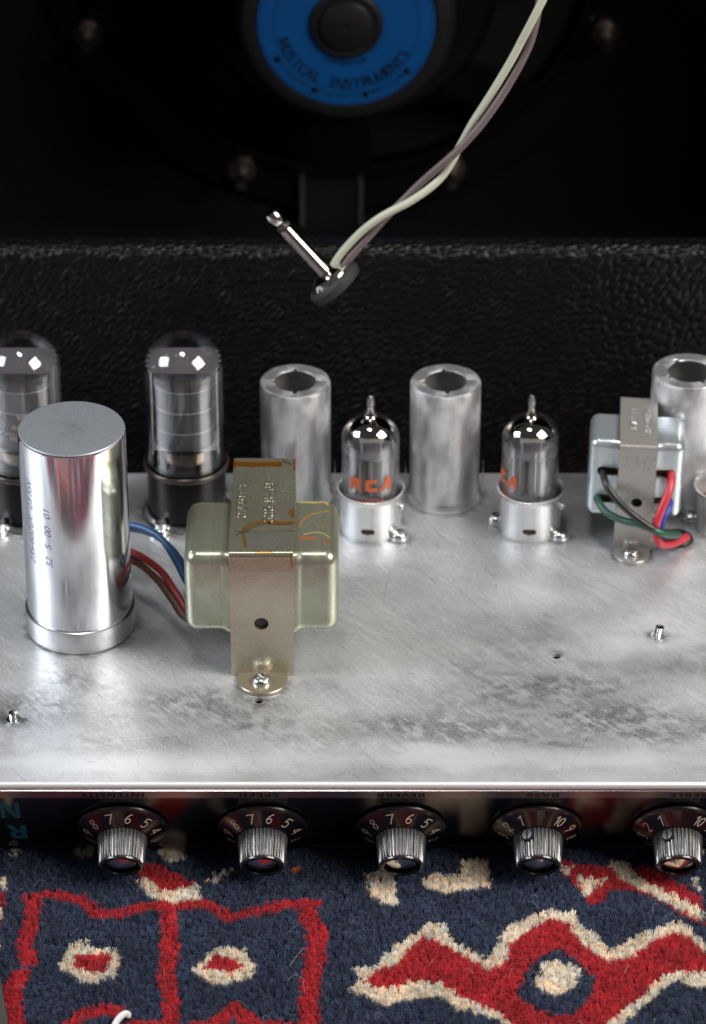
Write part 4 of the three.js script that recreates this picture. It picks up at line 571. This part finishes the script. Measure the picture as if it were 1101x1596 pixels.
// ---------------------------------------------------------------- bare preamp tubes
function bend(g, r) { const p = g.attributes.position; for (let i = 0; i < p.count; i++) { const a = p.getX(i) / r, q = r + p.getZ(i); p.setXYZ(i, Math.sin(a) * q, p.getY(i), Math.cos(a) * q); } g.computeVertexNormals(); return g; }
function letters(polys, cuts) { // polygons in mm on the developed cylinder
  return polys.map((pts) => { const s = new THREE.Shape(); pts.forEach(([x, y], i) => i ? s.lineTo(x, y) : s.moveTo(x, y)); s.closePath(); return new THREE.ExtrudeGeometry(s, { depth: 0.05, bevelEnabled: false }); });
}
{
  const t = thing('preamp_tube', 'small glass preamp tube with three orange letters on its front, silvered top', 'vacuum tube', [6.3, 0, 10.1], 'bare glass preamp tubes');
  const R = 10.35, ySh = 37.6, hD = 9.2, prof = [[R * 0.75, 6], [R, 8]]; for (let k = 0; k <= 10; k++) prof.push([R, 8 + (ySh - 8) * k / 10]);
  const rOf = (q) => R * Math.cos(q); for (let k = 1; k <= 14; k++) { const a = k / 14 * 1.32; prof.push([rOf(a), ySh + hD * Math.sin(a)]); }
  const neck = [[1.9, 47.3], [1.55, 48.6], [1.35, 50.4], [1.45, 52.4], [1.25, 54.3], [0.7, 55.4], [0, 55.8]]; prof.push(...neck);
  part('glass_envelope', [lathe(prof, 96, 1.2), lathe(prof.filter((p) => p[1] <= ySh).map(([a, b]) => [a - 0.8, b]), 96, 1.2)], M.glass, t);
  const gp = []; for (let k = 0; k <= 12; k++) { const a = 0.56 + k / 12 * 0.76; gp.push([(R - 0.35) * Math.cos(a), ySh + (hD - 0.35) * Math.sin(a)]); } gp.push([1.5, 47.4], [1.15, 48.6], [0.95, 50]);
  part('silver_getter', lathe(gp, 72, 1.2), M.getter, t);
  part('tip_glass', lathe([[0.0, 50.2], [0.8, 50.6], [0.95, 52.4], [0.7, 54], [0, 54.9]], 24, 1), std([0.3, 0.29, 0.3], 0.1, 0.4), t);
  part('getter_ring', [box(8.6, 2.0, 0.5, 0.4, 38.6, 3.4, 0.15), cyl(0.35, 0.35, 6, -3.2, 36, 2.6, 10), cyl(0.35, 0.35, 6, 3.6, 36, 2.6, 10)], std([0.55, 0.53, 0.5], 0.35, 0.7), t);
  // serrated mica, top and bottom
  const mica = (rx, rz, y) => { const s = new THREE.Shape(); const n = 48; for (let i = 0; i <= n; i++) { const a = i / n * Math.PI * 2, q = 1 - (i % 2) * 0.07; const x = Math.cos(a) * rx * q, z = Math.sign(Math.sin(a)) * Math.min(Math.abs(Math.sin(a)) * rx * q, rz); i ? s.lineTo(x, z) : s.moveTo(x, z); } const g = new THREE.ExtrudeGeometry(s, { depth: 0.35, bevelEnabled: false }); g.rotateX(-Math.PI / 2); g.rotateY(-0.35); g.translate(0, y, 0); return g; };
  part('mica_spacer', mica(9.9, 7.6, 32.6), M.mica, t); part('mica_spacer', mica(9.9, 7.6, 15.5), M.mica, t);
  const pl = (x, z, w, dd) => { const g = box(w, 16.4, dd, 0, 24.2, 0, 1.1); g.translate(x, 0, z); g.rotateY(-0.35); return g; };
  part('anode', pl(-4.3, 0, 7.4, 9), M.plate, t); part('anode', pl(4.3, 0, 7.4, 9), M.plate, t);
  for (const x of [-6.4, -2.2, 2.2, 6.4]) { const g = cyl(0.45, 0.45, 16.2, x, 24.2, 4.55, 10); g.rotateY(-0.35); part('anode_rib', g, M.plateRib, t); }
  for (const o of [-0.2, 0.1]) for (const x of [-8.2, 8.2]) part('support_rod', cyl(0.35, 0.35, 22, x * 0.97, 25, o * 8, 8), M.steel, t);
  for (let i = 0; i < 9; i++) { const a = i / 9 * 6.28; part('lead_pin', cyl(0.4, 0.4, 8, Math.cos(a) * 6, 11.5, Math.sin(a) * 6, 8), M.steel, t); }
  part('glass_button', cyl(9, 9, 1.6, 0, 9.2, 0, 40), std([0.10, 0.08, 0.075], 0.2), t);
  const RC = [[[-8.1, 21.3], [-8.1, 26.4], [-4.6, 26.4], [-3.5, 25.7], [-3.5, 24.4], [-4.2, 23.8], [-3.1, 21.3], [-4.7, 21.3], [-5.7, 23.3], [-6.6, 23.3], [-6.6, 21.3]], [[-1.9, 21.9], [-1.9, 25.8], [-1.2, 26.4], [2.3, 26.4], [2.3, 24.9], [-0.2, 24.9], [-0.2, 22.9], [2.3, 22.9], [2.3, 21.3], [-1.2, 21.3]], [[3.2, 21.3], [5.9, 26.4], [7.9, 26.4], [7.9, 21.3], [6.4, 21.3], [6.4, 24.4], [5.0, 21.3]]];
  const fine = (g) => { let q = g.toNonIndexed(); return q; };
  const tess = (pts) => { // slice a letter into narrow upright strips so that it can follow the glass
    const s = new THREE.Shape(); pts.forEach(([x, y], i) => i ? s.lineTo(x, y) : s.moveTo(x, y)); s.closePath(); const out = []; const g = new THREE.ShapeGeometry(s); let tris = []; const p = g.attributes.position, ix = g.index.array; for (let i = 0; i < ix.length; i += 3) tris.push([0, 1, 2].map((k) => [p.getX(ix[i + k]), p.getY(ix[i + k])]));
    for (let pass = 0; pass < 4; pass++) { const nx = []; for (const [a, b, c] of tris) { const m = (u, v) => [(u[0] + v[0]) / 2, (u[1] + v[1]) / 2], ab = m(a, b), bc = m(b, c), ca = m(c, a); nx.push([a, ab, ca], [ab, b, bc], [ca, bc, c], [ab, bc, ca]); } tris = nx; }
    for (const tr of tris) for (const v of tr) out.push(v[0], v[1], 0); const q = new THREE.BufferGeometry(); q.setAttribute('position', new THREE.Float32BufferAttribute(out, 3)); q.setAttribute('uv', new THREE.Float32BufferAttribute(new Float32Array(out.length / 3 * 2), 2)); q.computeVertexNormals(); return q; };
  void fine; const orange = std([0.62, 0.12, 0.035], 0.6, 0, { side: THREE.DoubleSide });
  const env = t.children[0]; for (const q of RC) part('letter', bend(tess(q), R + 0.05), orange, env);
  { const g = textGeo('12AX7A', 2.0, 0.01); g.translate(0.2, 17.2, 0); part('letter', bend(g, R + 0.05), std([0.45, 0.10, 0.05], 0.6), env); }
  const c = copyOf(t, [63.6, 0, 10.1], 'small glass preamp tube turned so only an orange sliver of lettering shows'); c.rotation.y = -1.28;
  for (const m of c.children) if (/anode|mica|getter_ring/.test(m.name)) m.rotation.y = 1.28;
}
// ---------------------------------------------------------------- power tubes
{
  const t = thing('power_tube', 'tall glass power tube with black base behind the large transformer', 'vacuum tube', [-60.4, 0, 0.4], 'tall power tubes at the back left');
  const R = 14.4, prof = [[13.6, 20], [R, 23]]; for (let k = 1; k <= 12; k++) prof.push([R, 23 + (60.5 - 23) * k / 12]); for (let k = 1; k <= 22; k++) { const a = k / 22 * Math.PI / 2; prof.push([R * Math.cos(a), 60.5 + 13.6 * Math.sin(a)]); }
  const env = part('glass_envelope', [lathe(prof, 96, 1.2), lathe(prof.map(([a, b]) => [Math.max(0, a - 0.9), b - (b > 60.5 ? 0.9 : 0)]), 96, 1.2)], M.glass, t);
  part('base', lathe([[13.2, 2], [13.8, 2.4], [14.2, 8], [14.4, 20.6]], 72, 0.5), M.bakelite, t);
  part('base_rim', lathe([[14.4, 20.6], [15.4, 21.2], [15.7, 22], [15.4, 22.8], [14.8, 23.1], [14.3, 22.5]], 72, 1), M.bakeRim, t);
  const mica = (y, rx, rz) => { const s = new THREE.Shape(); const side = (g) => { for (let i = 0; i <= 8; i++) { const q = i / 8, z = -rz * 0.8 + 1.6 * rz * q, x = Math.sqrt(Math.max(0, rx * rx - z * z * 0.55)) - (i % 2) * 1.5; s.lineTo(g * x, g * z); } }; s.moveTo(-rx * 0.62, -rz); s.lineTo(rx * 0.62, -rz); side(1); s.lineTo(rx * 0.62, rz); s.lineTo(-rx * 0.62, rz); side(-1); s.closePath(); const g = new THREE.ExtrudeGeometry(s, { depth: 0.4, bevelEnabled: false }); g.rotateX(-Math.PI / 2); g.translate(0, y, 0); return g; };
  part('mica_spacer', mica(63.6, 13.6, 9.2), M.mica, t);
  part('mica_spacer', mica(30.6, 12.2, 7.6), std([0.3, 0.3, 0.31], 0.5), t);
  for (const x of [-6, -2.4, -0.6, 1.4, 5.2]) part('mica_clip', box(0.5, 1.8, 0.5, x, 64.9, x * 0.2, 0.15), M.nickel, t);
  const an = lathe([[10.4, 31], [10.6, 32], [10.6, 62], [10.4, 63.4]], 72, 0.5); an.scale(1, 1, 0.8); part('anode', an, std([0.10, 0.10, 0.108], 0.34, 0.35), t);
  for (const y of [38, 46.5, 55]) { const g = new THREE.TorusGeometry(10.62, 0.28, 8, 72); g.rotateX(Math.PI / 2); g.scale(1, 1, 0.8); g.translate(0, y, 0); part('anode_rib', g, std([0.24, 0.24, 0.25], 0.35, 0.4), t); }
  part('anode_window', box(7.4, 5, 0.6, -0.5, 58.6, 8.35, 0.2), std([0.09, 0.085, 0.085], 0.4, 0.5), t);
  for (const x of [-11.6, 11.6]) part('support_rod', cyl(0.45, 0.45, 38, x, 43, 0, 10), M.nickel, t);
  part('base_getter', lathe([[9.9, 20.5], [10.4, 29.6], [10.3, 30.4]], 64), std([0.26, 0.21, 0.18], 0.12, 1), t);
  const cp = copyOf(t, [-118.6, 0, 0.4], 'tall glass power tube cut off by the left edge, faint pale lettering on its glass');
  const pale = std([0.42, 0.33, 0.26], 0.7);
  const env2 = cp.children.find((m) => m.name === 'glass_envelope');
  for (const [s, y, w] of [['6V6GT', 49, 9], ['RCA - CO', 44.6, 13], ['MADE IN USA', 40, 15]]) { const g = textGeo(s, 2, 0.01), b = g.boundingBox; g.scale(w / (b.max.x - b.min.x), 0.9, 1); g.translate(4, y, 0); part('letter', bend(g, R + 0.05), pale, env2); }
  // octal sockets
  const so = thing('octal_socket', 'metal ring socket under the tall tube beside the blue leads', 'tube socket', [-60.4, 0, 0.4], 'octal sockets of the power tubes');
  part('flange', lathe([[14.6, 0.05], [16.6, 0.1], [16.8, 0.7], [15.4, 1.2], [14.9, 2.6], [14.3, 2.7]], 72, 0.5), M.zinc, so);
  part('socket_body', cyl(14.0, 14.0, 2.4, 0, 1.3, 0, 48), M.bakelite, so);
  for (const [x, z] of [[-9.4, 14.4], [9.4, -14.4]]) { const g = new THREE.CylinderGeometry(4.6, 4.6, 0.8, 28); g.translate(x, 0.5, z); part('ear', g, M.zinc, so); screw(so, x, 0.9, z, 0.9, 0.4); part('nut', cyl(2.2, 2.2, 1.8, x + 0.2, 3.8, z, 6), M.zinc, so); }
  copyOf(so, [-118.6, 0, 0.4], 'metal ring socket under the tall tube cut off by the left edge');
}
// ---------------------------------------------------------------- hanging jack plug and its twisted lead
{
  const t = thing('jack_plug', 'right angle jack plug hanging on a twisted white and brown wire', 'jack plug', [-8.2, 83.6, -25]);
  const vz = new THREE.Vector3(0, 0.533, 0.846), vy = new THREE.Vector3(0, 0.846, -0.533), vx = new THREE.Vector3(1, 0, 0);
  const ax = vx.clone().multiplyScalar(-0.655).add(vy.clone().multiplyScalar(0.70)).add(vz.clone().multiplyScalar(0.28)).normalize();
  const q = new THREE.Quaternion().setFromUnitVectors(new THREE.Vector3(0, 1, 0), ax), put = (g) => { g.applyQuaternion(q); return g; };
  part('plug_tip', put(lathe([[1.5, 26.4], [2.0, 27.1], [2.7, 28.8], [2.95, 30.8], [2.5, 32.2], [1.1, 33.0], [0, 33.1]], 32, 0.5)), M.nickel, t);
  part('plug_ring', put(lathe([[2.65, 24.8], [2.7, 26], [1.5, 26.4]], 32, 0.4)), std([0.04, 0.04, 0.04], 0.4), t);
  part('plug_sleeve', put(lathe([[2.7, 2], [2.7, 24.2], [2.4, 24.8]], 40, 0.4)), M.nickel, t);
  part('plug_housing', put(lathe([[2.3, 3.2], [4.8, 3.0], [7.4, 1.8], [8.2, 0.2], [8.2, -0.6]], 56, 0.6)), M.nickel, t);
  part('plug_cap', put(lathe([[8.0, -0.3], [9.8, -0.5], [10.5, -1.4], [10.4, -3.2], [9.8, -4.6], [7, -5.4], [0, -5.5]], 56, 0.6)), std([0.025, 0.025, 0.026], 0.65), t);
  // two strands round a common path
  const path = new THREE.CatmullRomCurve3([[-5.6, 87.6, -25], [-2.4, 93, -25], [9, 106.2, -25], [20.3, 115.8, -25], [31.5, 126.9, -25], [42.5, 143.4, -25], [52.3, 160.2, -25], [59.7, 176, -25], [64.9, 192.8, -25], [70, 212, -25], [76, 240, -27]].map((p) => V([p[0] + 8.2, p[1] - 83.6, p[2] + 25])), false, 'centripetal');
  const keys = [[0, 3.0], [0.09, 2.85], [0.17, 2.5], [0.27, 2.0], [0.355, 1.5], [0.43, 1.18], [0.52, 1.0], [0.62, 0.85], [0.7, 0.5], [0.8, 0.05], [1, -1]];       // phase in half turns
  const ph = (u) => { for (let i = 0; i + 1 < keys.length; i++) if (u <= keys[i + 1][0]) { const k = (u - keys[i][0]) / (keys[i + 1][0] - keys[i][0]); return Math.PI * (keys[i][1] + (keys[i + 1][1] - keys[i][1]) * k); } return -Math.PI; };
  const strand = (off) => { const pts = []; for (let i = 0; i <= 90; i++) { const u = i / 90, c = path.getPointAt(u), tg = path.getTangentAt(u), side = new THREE.Vector3().crossVectors(tg, vz).normalize(), a = ph(u) + off, r = 1.75; pts.push(c.addScaledVector(side, Math.cos(a) * r).addScaledVector(vz, Math.sin(a) * r).toArray()); } return tube(pts, 1.42, 260, 12); };
  part('wire', strand(0), std([0.54, 0.56, 0.44], 0.5, 0, { clearcoat: 0.2, clearcoatRoughness: 0.4 }), t, 'white wire');
  part('wire', strand(Math.PI), std([0.15, 0.115, 0.115], 0.5, 0, { clearcoat: 0.2, clearcoatRoughness: 0.4 }), t, 'brown wire');
}
renderer.render(scene, camera);
